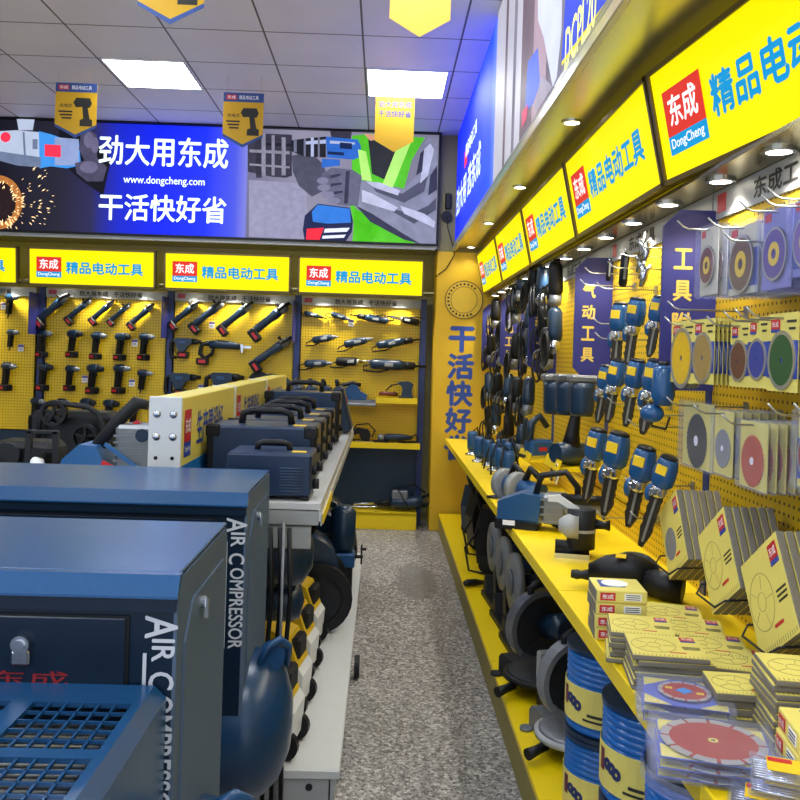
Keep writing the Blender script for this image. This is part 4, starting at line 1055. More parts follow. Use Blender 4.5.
def mk_flatblister(w, d, tk, dcol, small):
    def mk():
        t = thing('disc_blister_pack', '', 'cutting disc pack', (0, 0, 0))
        MB().box((0, 0, tk * .25), (w * .86, d * .86, .002)).build('card', mat('periwinkle card', '5b67b8', .5), t)
        m = MB()
        for a, b in ((-1, -1), (1, 1), (-1, 1), (1, -1)): m.prism([(a * w * .42, b * d * .42), (a * w * .42, b * d * .14), (a * w * .14, b * d * .42)], tk * .3, tk * .32)
        m.build('cream_corner', CREAM, t)
        r = w * (.27 if small else .40)
        dd = MB().disc(r, tk * .55, tk * .62, n=40, r0=r * .08).build('disc', dcol, t)
        mm = MB()
        for i in range(12): 
            a0, a1 = i * PI / 6 + .05, (i + 1) * PI / 6 - .03
            mm.prism([(q * math.cos(a), q * math.sin(a)) for q, a in ((r * .86, a0), (r * 1.04, a0), (r * 1.04, (a0 + a1) / 2), (r * 1.04, a1), (r * .86, a1), (r * .86, (a0 + a1) / 2))], tk * .56, tk * .65)
        mm.build('segment', mat('diamond segment', 'c9c7c4', .3, .5), dd)
        if small:
            MB().box((0, 0, tk * .64), (.024, .024, .002), RZ(45)).build('hub_label', LBLUE, dd)
            MB().box((-.03, .01, tk * .63), (.014, .01, .001)).box((.03, -.005, tk * .63), (.014, .01, .001)).build('print', STICK, dd)
        else: MB().disc(r * .1, tk * .6, tk * .66, n=20, r0=r * .05).build('hub_ring', CREAM, dd)
        MB().box((0, 0, tk / 2), (w, d, tk * .96), ch=tk * .3).build('clear_shell', CLEAR, t)
        return t
    return mk
gG = 'flat clear disc packs on the right shelf'
flat('G1', 0, 0, .016, 684, 688, 0, 3, 'the low edge pile', 'clear pack with white-rimmed red disc', gG, deg=-16, jig=.003, mk=mk_flatblister(.185, .165, .0158, D_['red'], True))
flat('G2', 0, 0, .017, 712, 736, 0, 3, 'the pile overhanging the shelf edge', 'clear pack with big red disc', gG, deg=-14, jig=.004, mk=mk_flatblister(.215, .185, .0165, mat('dull red disc', 'a82f2c', .4, .1), False))
flat('E2', 0, 0, .036, 822, 722, 0, 3, 'the low pile before the tall one', 'bright yellow disc box', gE, deg=-98, jig=.002, mk=mk_dbox(.115, .11, .0355))
def mk_bits():
    t = thing('drill_bit_case', '', 'drill bit case', (0, 0, 0))
    MB().box((0, 0, .010), (.10, .075, .020), ch=.002).build('clear_case', CLEAR, t)
    m = MB()
    for i in range(8): m.cyl((-.045, -.03 + i * .0086, .008), (.045, -.03 + i * .0086, .008), .0032, n=6)
    m.build('drill_bit', STEEL, t)
    MB().box((0, 0, .0205), (.05, .05, .001)).build('label', STICK, t)
    MB().box((-.005, .014, .0213), (.036, .014, .0008)).build('logo_plate', RED, t)
    return t
gH = 'clear drill bit cases at the shelf edge'
flat('H1', 0, 0, .0215, 783, 765, 0, 3, 'the right pile of bit cases', 'clear case of steel drill bits', gH, deg=-22, jig=.002, mk=mk_bits)
flat('H1', 0, 0, .0215, 762, 792, 0, 1, 'the low left pile of bit cases', 'clear case of drill bits', gH, deg=-25, jig=.0, mk=mk_bits)
# ------------------------------------------------------------------ hanging tools on the right wall
GLOSB = mat('glossy blue housing', '1d4f80', .18, var=.06)
def mk_saw(l=1.0, big=False):
    "hung nose-down: blue housing with sticker, bare gear head, dark toothed bar below; local y up, z out"
    def mk():
        t = thing('hanging_hand_saw', '', 'power tool', (0, 0, 0)); z = .07
        X = Matrix.Translation((0, 0, z)) @ Matrix.Diagonal((1, 1, .85, 1)) @ TR(0, 0, -z)
        MB().tube([(0, .178, z), (0, .172, z), (0, .15, z), (0, .09, z), (0, .04, z), (0, .022, z)], [.034, .044, .052, .060, .056, .040], 18, X).build('housing', GLOSB, t)
        MB().tube([(0, .170, z), (0, .180, z), (0, .187, z)], [.047, .042, .024], 14, X).build('end_cap', BLACK, t)
        MB().box((0, .115, z + .048), (.054, .046, .006), ch=.001).build('sticker', STICK, t)
        m = MB().tube([(0, .03, z), (0, .01, z), (0, -.02, z), (0, -.035, z)], [.036, .042, .034, .022], 10, X)
        m.box((.024, .0, z + .024), (.024, .04, .024), X=RZ(12), ch=.003).box((-.026, -.01, z + .02), (.018, .03, .024), ch=.003).cyl((.004, .002, z), (.004, .002, z + .052), .015, n=10).cyl((-.02, -.02, z), (-.02, -.02, z + .045), .009, n=8)
        m.build('gear_head', STEEL, t)
        L = .19 * l
        n = 9; o = []
        for i in range(n): o += [(-.030 - .006 * (i % 2), -.015 - L * .85 * i / n)]
        o += [(-.016, -.015 - L), (.006, -.015 - L)]
        for i in range(n)[::-1]: o += [(.026 + .004 * (i % 2), -.015 - L * .85 * i / n)]
        b = MB().prism(o, z - .010, z + .004).build('toothed_bar', mat('dark oiled steel', '3a352c', .35, .5, var=.25), t)
        MB().box((0, -.02 - L * .48, z + .005), (.013, L * .8, .003)).build('bar_rib', mat('rib steel', '8f8c80', .4, .5), b)
        MB().ell((-.055, -.03, z - .03), (.028, .05, .03)).build('side_grip', GLOSB, t)
        return t
    return mk
def rw(key, mk, x0, y0, y1, x1, xf, nat, label, group=None, rot=0, yaw=0, zo=0):
    "natural height nat=(h, centre y); stands at depth so that its centre is seen at the box centre"
    cx_, cy_ = (x0 + x1) / 2, (y0 + y1) / 2
    p = rpos(cx_, cy_, xf)
    s = (y1 - y0) * p.y / F / nat[0]
    X = RW((p.x, p.y, p.z)) @ RY(yaw) @ RZ(rot) @ SCL(s) @ TR(0, -nat[1], -.07)
    return inst(key, mk, X, label, group)
NSW = (.39, -.01); gS = 'blue hand saws hanging nose-down on the right wall'
K = [(612, 302, 372, 624, 'back one of the upper row, half hidden', 4), (626, 297, 366, 640, 'upper row, left of the long hook', 8), (648, 295, 358, 662, 'upper row, beside the boxed discs', 10)]
for a, b, c, d, l, r in K: rw('saw', mk_saw(), a, b, c, d, .84, NSW, 'blue hand saw hanging nose-down, ' + l, gS, rot=-r, yaw=42)
for i, (a, b, c, d) in enumerate([(594, 364, 424, 612), (606, 358, 424, 621), (624, 358, 428, 640), (642, 358, 436, 658)]):
    rw('saw', None, a, b, c, d, .83, NSW, 'blue hand saw with yellow sticker, %s from the far end of the middle saw row' % ordn[i], gS, rot=-10, yaw=42)
for i, (a, b, c, d, k) in enumerate([(585, 427, 504, 600, 'sawb'), (603, 430, 518, 622, 'sawb'), (630, 444, 530, 646, 'sawb'), (647, 452, 552, 664, 'sawl')]):
    rw(k, mk_saw(1.0 if k == 'sawb' else 1.5), a, b, c, d, .81, NSW if k == 'sawb' else (.485, -.058), 'big blue hand saw with yellow sticker, %s from the far end of the lowest row' % ordn[i], gS, rot=(-10, -10, -12, -17)[i], yaw=44)
# large blue polisher beside the first carded disc
def mk_polisher():
    t = thing('hanging_polisher', '', 'power tool', (0, 0, 0)); z = .07
    MB().tube([(0, .14, z), (0, .12, z), (0, .0, z), (0, -.05, z)], [.03, .05, .056, .04], 16).build('housing', GLOSB, t)
    MB().tube([(0, .135, z), (0, .16, z)], [.03, .022], 12).build('end_cap', BLACK, t)
    MB().ell((-.05, -.09, z + .01), (.06, .045, .05)).build('gear_head', GLOSB, t)
    MB().tube([(-.05, -.12, z), (-.055, -.15, z), (.02, -.16, z), (.04, -.10, z)], .006, 6).build('cord', BLACK, t)
    return t
rw('pol', mk_polisher, 650, 362, 428, 676, .82, (.31, -.0), 'fat glossy blue polisher hanging beside the yellow-disc card', rot=0, yaw=40)
# black grips at the top
def mk_grip():
    t = thing('hanging_air_tool', '', 'air tool', (0, 0, 0)); z = .06
    MB().tube([(0, .10, z), (0, .08, z), (0, -.08, z), (0, -.10, z)], [.016, .026, .026, .018], 12).build('grip', BLACK, t)
    MB().tube([(.0, .10, z), (.0, .125, z)], [.010, .008], 8).build('air_fitting', STEEL, t)
    MB().prism([(.024, .08), (.034, .07), (.03, -.05), (.024, -.05)], z - .008, z + .008).build('lever', GREY, t)
    return t
rw('grip', mk_grip, 614, 249, 287, 631, .84, (.225, .012), 'long black air tool grip hanging in front of the white label strip', 'black air tools', rot=-14)
rw('grip', None, 602, 259, 281, 614, .86, (.225, .012), 'short black air tool hanging against the blue air tool board', 'black air tools', rot=-8)
t = thing('wire_brush_bundle', 'bundle of small steel fittings hanging left of the nearest blue board', 'fittings', RW(rpos(644, 260, .84)))
m = MB(); rr = random.Random(5)
for i in range(9):
    x, y = rr.uniform(-.03, .03), rr.uniform(-.06, .05); m.tube([(x, y + .03, rr.uniform(-.02, .02)), (x * 1.2, y, 0), (x * 1.3, y - .03, .01)], [.006, .012, .007], 7)
m.build('fittings', STEEL, t); MB().tube([(0, .09, 0), (0, .03, .01), (0, -.04, 0)], .004, 6).build('tie', WIRE, t)
# loose hooks seen empty
for px, py, l in [(588, 268, 'left of the black grips'), (611, 262, 'above the short black air tool'), (622, 250, 'above the long black grip'), (640, 241, 'above the bundle of fittings'), (600, 283, 'below the black grips'), (583, 280, 'on the air tool board side'), (596, 318, 'left of the upper saws'), (598, 333, 'under the upper saws'), (642, 408, 'under the middle saws'), (632, 420, 'under the polisher'), (611, 398, 'crossing the middle saws'), (628, 478, 'among the lowest saws'), (634, 512, 'below the big saws'), (600, 512, 'left under the big saws'), (727, 232, 'at the top beside the clear packs'), (767, 196, 'highest, above the lilac disc'), (672, 302, 'over the first card'), (740, 310, 'over the brown disc card'), (800, 405, 'over the red disc pack')]:
    hook(px, py, .79, 'empty steel peg hook ' + l if py > 0 else '')
# twin grey-topped blue units
def mk_unit():
    t = thing('hanging_router', '', 'power tool', (0, 0, 0))
    MB().box((0, .02, .05), (.085, .03, .11), ch=.008).build('grey_top', mat('dark grey cover', '54585c', .45, var=.15), t)
    MB().tube([(0, .005, .05), (0, -.02, .05), (0, -.10, .05), (0, -.12, .05)], [.05, .048, .046, .04], 14).build('body', NAVY, t)
    return t
for i, (a, b, c, d) in enumerate([(545, 374, 414, 556), (556, 374, 415, 570), (570, 375, 416, 584)]):
    rw('unit', mk_unit, a, b, c, d, .84, (.155, -.043), 'dark blue router with grey top, %s in line above the small yellow shelves' % ordn[i], 'blue routers on the right wall', zo=0)
# far hanging clusters of dark corded tools
def mk_far(k):
    def mk():
        t = thing('hanging_corded_tool', '', 'power tool', (0, 0, 0)); z = .06; rr = random.Random(k)
        MB().tube([(0, .10, z), (0, .08, z), (0, -.02, z), (0, -.05, z)], [.02, .033, .035, .03], 10).build('body', NAVY if k % 2 else BLACK, t)
        MB().tube([(0, -.05, z), (.0, -.08, z + .005), (.02, -.095, z + .02)], [.03, .032, .02], 10).build('gear_head', GREY if k % 3 else STEEL, t)
        c = MB()
        for j in range(3):
            w = .024 + .009 * j
            c.tube([(w * math.cos(q) + .015 * (j - 1), -.07 + .075 * math.sin(q) - .01 * j, z + .03 + .012 * j) for q in [i * 2 * PI / 12 for i in range(12)]], .0055, 6, closed=True)
        c.build('cord', DARK, t)
        return t
    return mk
cl = [(522, 282, 'top row, beside the third blue board'), (535, 282, 'top row, blue-grey'), (545, 284, 'top row before the air tool board'), (556, 283, 'top row, against the air tool board'), (517, 306, 'far top row behind the third board'), (497, 313, 'top row near the pillar'), (488, 318, 'top row, closest to the pillar'), (507, 322, 'second row of the far cluster'), (532, 320, 'second row under the third board'), (545, 326, 'second row, right of the third board'), (556, 330, 'second row beside the air tool board'),
      (492, 348, 'third row, closest to the pillar'), (503, 350, 'third row, second from the pillar'), (517, 350, 'third row, third from the pillar'), (533, 346, 'third row, grey fourth one'), (548, 348, 'third row, fifth from the pillar'), (490, 386, 'fourth row, closest to the pillar'), (499, 388, 'fourth row, second from the pillar'), (508, 390, 'fourth row, third from the pillar'), (518, 394, 'fourth row, fourth from the pillar'), (530, 396, 'fourth row, before the routers'), (489, 420, 'fifth row, tangled in cord by pillar'), (497, 418, 'fifth row, grey-headed'), (510, 430, 'fifth row, blue with grey head'), (522, 436, 'fifth row, beside the small yellow shelf')]
for i, (px, py, l) in enumerate(cl):
    k = (1, 2, 3, 4)[i % 4]
    p = rpos(px, py, .90)
    inst('far%d' % k, mk_far(k), RW(p) @ TR(0, 0, -.06) @ SCL(1.15) @ RY((-40, 10, -20)[i % 3]) @ RZ((8, -12, 3, -5)[i % 4]), 'dark corded tool hanging on the far side wall, ' + l, 'corded tools hanging on the far right wall')
# white card in the cluster
inst('ptag', mk_tag, RW(rpos(510, 321, .80)) @ SCL(1.5) @ RZ(10), 'white card hanging in the far cluster of corded tools', gt)
# small yellow shelves with tools
def mk_trayshelf():
    t = thing('small_tilted_shelf', '', 'shelf', (0, 0, 0))
    MB().box((0, 0, 0), (.30, .012, .20)).build('board', YEL, t); MB().box((0, -.02, .105), (.30, .05, .01), RX(-20)).build('front_lip', YEL, t)
    return t
p = rpos(531, 458, .84); inst('tsh', mk_trayshelf, RW((.91, p.y, p.z)), 'small yellow shelf carrying the upright blue tool, farther one', 'small yellow wall shelves'); sz1 = p
p2 = rpos(558, 466, .82); inst('tsh', mk_trayshelf, RW((.90, p2.y, p2.z)), 'small yellow shelf carrying the black upright grinder, nearer one', 'small yellow wall shelves')
t = thing('upright_planer', 'blue tool with red mark standing on the farther small yellow shelf', 'power tool', UP((.88, p.y, p.z + .006), 20))
MB().box((0, 0, .05), (.14, .10, .10), ch=.015).build('body', BLUE, t); MB().box((0, 0, .008), (.20, .11, .016)).build('sole', STEEL, t)
MB().tube([(-.06, 0, .09), (-.05, 0, .19), (0, 0, .23), (.05, 0, .17)], [.02, .024, .02, .018], 8).build('handle', NAVY, t); MB().box((0, -.051, .05), (.05, .002, .02)).build('badge', RED, t)
t = thing('upright_grinder', 'black grinder with upright handle on the nearer small yellow shelf', 'power tool', UP((.87, p2.y - .02, p2.z + .006), 30))
MB().tube([(-.09, 0, .06), (.0, 0, .055), (.08, 0, .05)], [.045, .055, .05], 12).build('body', NAVY, t); MB().tube([(.0, 0, .06), (.01, 0, .15), (.03, 0, .25), (.03, 0, .29)], [.05, .032, .022, .026], 10).build('handle', BLACK, t)
MB().tube([(.08, 0, .05), (.12, 0, .10), (.13, .02, .05), (.1, .03, .012)], .012, 7).build('cord', BLACK, t)
inst('ptag', mk_tag, RW((.795, p2.y - .12, p2.z - .02)) @ RZ(40) @ SCL(1.3), 'blue and white card hanging from the nearer small yellow shelf', gt)

# ------------------------------------------------------------------ tools on the long right shelf (z = .80)
def on(px, py, z=SHZ): return at(px, py, 'z', z)
gR = 'small blue tools in a row on the far right shelf'
def mk_router():
    t = thing('trim_router', '', 'power tool', (0, 0, 0))
    MB().lathe([(.05, 0), (.05, .012), (.03, .016), (.03, .05)], n=16).build('base', STEEL, t)
    MB().lathe([(.034, .04), (.038, .06), (.038, .15), (.03, .17)], n=16).build('body', BLUE, t)
    MB().tube([(0, 0, .165), (.03, .0, .2), (.06, .02, .1), (.05, .05, .01)], .006, 6).build('cord', BLACK, t)
    return t
for i, (px, py) in enumerate([(463, 452), (470, 459), (480, 463), (486, 468), (492, 473), (499, 478), (492, 462), (500, 466)]):
    p = on(px + 9, py + 3); x = min(max(p.x, .62), .94)
    inst('trim', mk_router, UP((x, p.y, SHZ), 40 * i), 'small blue router on the far right shelf, %s' % ['closest to the pillar', 'second from the pillar', 'third from the pillar', 'fourth from the pillar', 'fifth from the pillar', 'before the first grey disc', 'behind the third', 'behind the fifth'][i], gR)
def mk_saucer(r=.11):
    def mk():
        t = thing('disc_guarded_cutter', '', 'cutter', (0, 0, 0))
        MB().lathe([(.02, -.02), (r, -.016), (r, .012), (r * .9, .018), (.02, .02)], TR(0, 0, r) @ RY(90), 28).build('disc_cover', MGREY, t)
        MB().tube([(.03, 0, r), (.14, .02, r * .9)], [.05, .045], 12).build('motor', BLUE, t)
        MB().box((.06, 0, .006), (.20, .16, .012)).build('base_plate', STEEL, t)
        MB().tube([(.04, 0, r + .03), (.08, 0, r + .10), (.15, .0, r + .06)], .016, 8).build('handle', BLACK, t)
        return t
    return mk
inst('sauc', mk_saucer(.075), UP((.63, 4.32, SHZ), -62), 'upright grey disc cutter on the shelf, farther of the two', 'grey disc cutters on the shelf')
inst('sauc', None, UP((.665, 4.13, SHZ), -56) @ SCL(1.05), 'upright grey disc cutter on the shelf, nearer of the two', 'grey disc cutters on the shelf')
# cut-off machine with blue tank cover and grey engine
p = on(540, 530)
t = thing('marble_cutter', 'blue and grey cutting machine with black hoop handle on the middle of the shelf', 'cutting machine', UP((.70, p.y + .02, SHZ), -18))
MB().prism([(-.20, .03), (-.03, .03), (-.02, .14), (-.10, .15), (-.20, .11)], -.06, .06, fr((0, 0, 0), (1, 0, 0), (0, 0, 1), (0, -1, 0))).build('blue_cover', BLUE, t)
m = MB().box((.03, 0, .09), (.10, .12, .12), ch=.012)
for i in range(4): m.box((.03, 0, .04 + .03 * i), (.106, .126, .008))
m.build('engine_block', GREY, t)
MB().tube([(.05, -.02, .10), (.14, -.04, .10), (.22, -.04, .105)], [.035, .025, .02], 10).build('nose', LGREY, t)
MB().tube([(.06, -.05, .14), (.25, -.07, .145)], .020, 10).build('side_handle', BLACK, t)
MB().tube([(-.05, 0, .14), (-.03, 0, .22), (.07, 0, .24), (.12, 0, .18), (.12, 0, .08)], .014, 8).build('hoop_handle', BLACK, t)
MB().box((-.12, -.0, .02), (.18, .12, .05), ch=.006).build('foot', BLACK, t); MB().box((-.15, -.062, .025), (.05, .003, .02)).build('label', PW, t)
MB().disc(.075, -.008, .008, TR(.06, .02, .076) @ RX(90), 24).build('cutting_disc', DARK, t)
# silver band tool
p = on(590, 556)
t = thing('band_cutter', 'silver and grey tool with black drum and white lever on the shelf', 'power tool', UP((.70, p.y, SHZ), -12))
MB().tube([(-.05, -.02, .11), (-.02, -.02, .11), (.02, -.02, .11)], [.02, .042, .05], 14).build('silver_cap', LGREY, t)
MB().tube([(.03, -.0, .03), (.03, 0, .17)], .05, n=16).build('drum', DARK, t); MB().disc(.052, .09, .10, TR(.03, 0, 0), 20).build('drum_band', LGREY, t)
MB().tube([(-.06, 0, .03), (.06, 0, .03)], .025, 12).build('roller', BLACK, t)
MB().prism([(-.09, .21), (-.05, .215), (.03, .165), (.02, .15), (-.055, .19), (-.09, .19)], -.01, .01, fr((0, 0, 0), (1, 0, 0), (0, 0, 1), (0, -1, 0))).build('lever', WHITE, t)
MB().tube([(.07, 0, .12), (.11, 0, .115), (.13, 0, .115)], [.02, .014, .02], 10).build('knob', BLACK, t)
MB().box((0, 0, .008), (.12, .10, .016)).build('base_plate', STEEL, t)
# black blower lying in front of the boxes
p = on(618, 592)
t = thing('leaf_blower', 'black blower with yellow sticker lying on the shelf behind the disc boxes', 'blower', UP((.755, p.y, SHZ), -20) @ SCL(.86))
MB().tube([(-.12, .0, .06), (-.06, 0, .07), (.02, 0, .075), (.10, 0, .065)], [.03, .055, .07, .05], 16).build('body', BLACK, t)
MB().tube([(.08, -.03, .055), (.14, -.05, .05), (.20, -.06, .045)], [.045, .05, .046], 14).build('dust_bag', BLACK, t)
MB().tube([(-.10, 0, .05), (-.15, .0, .045), (-.165, 0, .045), (-.185, 0, .045)], [.025, .014, .018, .014], 10).build('knob', DARK, t)
MB().box((-.01, -.02, .142), (.035, .03, .004), RX(10)).build('sticker', STICK, t)
MB().ell((.03, .03, .08), (.09, .05, .06)).build('motor_cover', NAVY, t)

# ------------------------------------------------------------------ machines on the low ledge (z = .16)
def mk_mitre(gy):
    def mk():
        t = thing('mitre_saw', '', 'mitre saw', (0, 0, 0))     # local -x points to the aisle
        B = GREY if gy else DARK
        MB().lathe([(.0001, .05), (.125, .05), (.135, .06), (.135, .085), (.125, .092), (.0001, .092)], n=32).build('turntable', B, t)
        MB().lathe([(.136, .060), (.15, .062), (.15, .08), (.136, .082)], n=32, caps=False).build('table_rim', LGREY if gy else BLACK, t)
        for s in (-1, 1): MB().prism([(s * .10, .0), (s * .24, .0), (s * .24, .07), (s * .22, .09), (s * .10, .09)], -.07, .07, fr((0, 0, 0), (0, 1, 0), (0, 0, 1), (1, 0, 0))).build('base', B, t)
        for s in (-1, 1):
            for e in (-1, 1): MB().cyl((e * .09, s * .22, 0), (e * .09, s * .22, .012), .025, n=12).build('foot', B, t)
        MB().tube([(-.13, -.02, .05), (-.17, -.035, .045), (-.215, -.05, .04)], [.018, .017, .021], 10).build('lock_handle', BLACK, t)
        for s in (-1, 1): MB().box((.06, s * .13, .13), (.02, .14, .08)).build('fence', LGREY, t)
        MB().box((-.02, -.10, .15), (.10, .03, .11), ch=.006).build('support_block', LGREY, t)
        X = fr((.0, 0, .265), (1, 0, 0), (0, 0, 1), (0, -1, 0))
        def arc(r, a0, a1, n=18): return [(r * math.cos(math.radians(a0 + (a1 - a0) * i / n)), r * math.sin(math.radians(a0 + (a1 - a0) * i / n))) for i in range(n + 1)]
        g = MB().prism(arc(.135, 20, 215) + [(.02, -.02)], -.022, .022, X).build('blade_guard', mat('dark guard', '1e2023', .3, var=.1), t)
        MB().prism(arc(.150, 15, 222) + arc(.130, 222, 15), -.030, .030, X).build('guard_rim', mat('smoky guard', '55585b', .18, .1, var=.1) if not gy else mat('grey guard', '7d8083', .3, .2), g)
        MB().disc(.122, -.003, .003, X, 40).build('blade', mat('blade steel', '55575a', .35, .8), t)
        MB().tube([(.02, -.02, .27), (.02, -.13, .30), (.02, -.16, .30)], [.05, .055, .04], 14).build('motor', NAVY, t)
        MB().tube([(-.05, .0, .37), (-.06, .0, .42), (.0, 0, .45), (.08, 0, .41), (.13, 0, .33)], .016, 8).build('carry_handle', BLACK, t)
        MB().prism([(.08, .09), (.16, .09), (.15, .34), (.09, .32)], -.04, .04, fr((0, 0, 0), (1, 0, 0), (0, 0, 1), (0, -1, 0))).build('arm', B, t)
        return t
    return mk
def lz(px, py): return at(px, py, 'z', LZ)
p = lz(548, 752); inst('mitg', mk_mitre(True), UP((.70, 2.94, LZ), 16) @ SCL(.95), 'grey mitre saw with black lock handle beside the blue hose drums', 'mitre saws on the low ledge')
inst('mitd', mk_mitre(False), UP((.675, 3.47, LZ), 18), 'dark mitre saw with clear rimmed guard behind the grey mitre saw', 'mitre saws on the low ledge')
def mk_chop():
    t = thing('cut_off_machine', '', 'cut-off machine', (0, 0, 0))
    MB().box((.04, 0, .02), (.40, .24, .04), ch=.006).build('base_plate', BLACK, t)
    MB().prism([(-.18, .04), (-.14, .15), (-.10, .15), (-.06, .04)], -.02, .10, fr((0, 0, 0), (1, 0, 0), (0, 0, 1), (0, -1, 0))).build('vise', DARK, t)
    MB().lathe([(.03, -.025), (.165, -.022), (.17, 0), (.165, .022), (.03, .025)], TR(-.02, -.06, .37) @ RX(90), 32).build('disc_guard', MGREY, t)
    MB().lathe([(.05, .02), (.075, .022), (.075, .034), (.02, .036)], TR(-.02, -.064, .37) @ RX(90), 20).build('guard_hub', GREY, t)
    MB().tube([(.0, -.02, .36), (.0, .12, .36), (.0, .14, .36)], [.06, .07, .05], 14).build('motor', NAVY, t)
    MB().tube([(-.02, .04, .40), (.0, .06, .53), (.08, .06, .54), (.12, .05, .42)], .018, 8).build('handle', BLACK, t)
    MB().prism([(.08, .04), (.17, .04), (.10, .38), (.0, .38)], .0, .08, fr((0, 0, 0), (1, 0, 0), (0, 0, 1), (0, -1, 0))).build('arm', BLACK, t)
    return t
for i, (y, l) in enumerate([(4.02, 'nearest'), (4.38, 'middle'), (4.76, 'farthest')]):
    inst('chop', mk_chop, UP((.70, y, LZ), -86) @ SCL(.80), 'cut-off machine with upright grey disc guard, %s of the three on the low ledge' % l, 'cut-off machines on the low ledge')
# dark machines at the far end of the ledge
def mk_floor_tool(k):
    def mk():
        t = thing('wheeled_tool', '', 'machine', (0, 0, 0))
        MB().prism([(-.12, .06), (.10, .06), (.12, .26), (.03, .42), (-.10, .42), (-.14, .25)], -.09, .09, fr((0, 0, 0), (1, 0, 0), (0, 0, 1), (0, -1, 0))).build('body', BLACK if k else NAVY, t)
        MB().tube([(-.10, 0, .40), (-.14, .0, .50), (.0, 0, .53), (.08, 0, .42)], .016, 8).build('handle', DARK, t)
        for s in (-1, 1): MB().disc(.06, -.018, .018, TR(-.05, s * .10, .06) @ RX(90), 18).build('wheel', DARK, t)
        MB().tube([(-.10, -.08, .3), (-.20, -.1, .16), (-.17, -.12, .02), (-.08, -.15, .012), (.0, -.14, .012)], .008, 7).build('cord', BLACK, t)
        MB().box((-.02, -.092, .26), (.05, .004, .03)).build('label', PW, t)
        return t
    return mk
inst('ft0', mk_floor_tool(1), UP((.76, 5.95, LZ), 10), 'black upright machine on the low ledge closest to the pillar', 'dark machines at the far end of the ledge')
inst('ft1', mk_floor_tool(1), UP((.75, 5.45, LZ), -8) @ SCL(.95), 'black upright machine on the low ledge next to the cut-off machines', 'dark machines at the far end of the ledge')
inst('ft2', mk_floor_tool(0), UP((.77, 6.5, LZ), 30) @ SCL(.9), 'dark blue upright machine half hidden at the pillar end of the ledge', 'dark machines at the far end of the ledge')
# grey power plug lying on the ledge edge
t = thing('power_plug', 'black plug and handle lying at the edge of the low yellow ledge', 'plug', UP((.58, 5.05, LZ + .02), 20)); MB().tube([(-.07, 0, .0), (-.05, 0, .005), (.0, 0, .005), (.06, 0, .0)], [.015, .02, .02, .012], 10).build('plug_body', BLACK, t); MB().tube([(.06, 0, 0), (.12, .05, -.005), (.2, .02, -.01)], .007, 6).build('cord', BLACK, t)

# ------------------------------------------------------------------ blue hose drums
HOSE = mat('blue air hose', '1a63ae', .16, var=.08, scale=20)
def mk_drum(clearlid=False):
    def mk():
        t = thing('hose_drum', '', 'hose drum', (0, 0, 0)); R_, H = .128, .254
        pr = [(R_ * .6, .012)]
        n = 13
        for i in range(n):
            z0 = .016 + (H - .032) * i / n; dz = (H - .032) / n
            for q in range(5): pr.append((R_ - .006 + .006 * math.sin(PI * q / 4), z0 + dz * q / 4))
        pr.append((R_ * .6, H - .012))
        MB().lathe(pr, n=40, caps=False).build('hose', HOSE, t)
        MB().disc(R_ + .003, 0, .012, n=40).build('lower_flange', mat('drum flange', '1b2b40', .4), t)
        MB().disc(R_ + .003, H - .012, H, n=40).disc(R_ * .7, H, H + .002, n=32, r0=R_ * .4).build('upper_flange', mat('drum flange top', '17304c' if not clearlid else '101f2f', .35), t)
        def band(name, m, r, a0, a1, z0, z1):
            v = []; f = []; k = 16
            for i in range(k + 1):
                a = math.radians(a0 + (a1 - a0) * i / k)
                for rr_, z in ((r - .001, z0), (r, z0), (r, z1), (r - .001, z1)): v.append((rr_ * math.cos(a), rr_ * math.sin(a), z))
            for i in range(k):
                for e in range(4): f.append((i * 4 + e, (i + 1) * 4 + e, (i + 1) * 4 + (e + 1) % 4, i * 4 + (e + 1) % 4))
            return MB().add(v, f).build(name, m, t)
        b = band('label', CREAM, R_ + .0035, 150, 330, .045, .150)
        def patch(name, m, a0, a1, z0, z1):
            o = band(name, m, R_ + .0045, a0, a1, z0, z1); o.parent = b
        patch('logo_plate', D_['maroon'], 187, 196, .085, .138)
        for q, (a, z) in enumerate(((203, .098), (210, .093), (217, .086))):
            X = Matrix.Rotation(math.radians(a), 4, 'Z') @ TR(R_ + .0035, 0, z + .01) @ RY(90)
            MB().disc(.015, 0, .0016, X, 20, .005).build('printed_coil', mat('print dark blue', '1c2a5c', .5), b)
        m = []
        patch('print', INK, 232, 268, .074, .082); patch('small_print', INK, 226, 262, .060, .066); patch('red_print', RED, 268, 274, .125, .133)
        if clearlid:
            MB().disc(R_ + .010, H - .03, H + .004, n=40, r0=R_ + .0075).build('clear_wrap', CLEAR, t)
            MB().box((-.03, -.02, H + .003), (.11, .06, .001), RZ(20)).build('lid_label', CREAM, t); MB().box((-.0, -.045, H + .0042), (.035, .035, .001), RZ(20)).build('lid_logo', RED, t)
        return t
    return mk
gB_ = 'blue hose drums under the shelf'
for x, y, zl, c, l in [(.70, 2.53, 0, 0, 'bottom blue hose drum in the farthest stack beside the grey mitre saw'), (.70, 2.53, 1, 0, 'top blue hose drum in the farthest stack beside the grey mitre saw'),
                    (.70, 2.12, 0, 0, 'bottom blue hose drum in the middle stack'), (.70, 2.12, 1, 0, 'top blue hose drum in the middle stack'),
                    (.70, 1.77, 0, 0, 'bottom blue hose drum in the nearest stack'), (.70, 1.77, 1, 1, 'top hose drum in the nearest stack, dark lid with a cream label')]:
    inst('drumc' if c else 'drum', mk_drum(bool(c)), UP((x, y, LZ + .002 + zl * .257), -6 * zl), l, gB_)
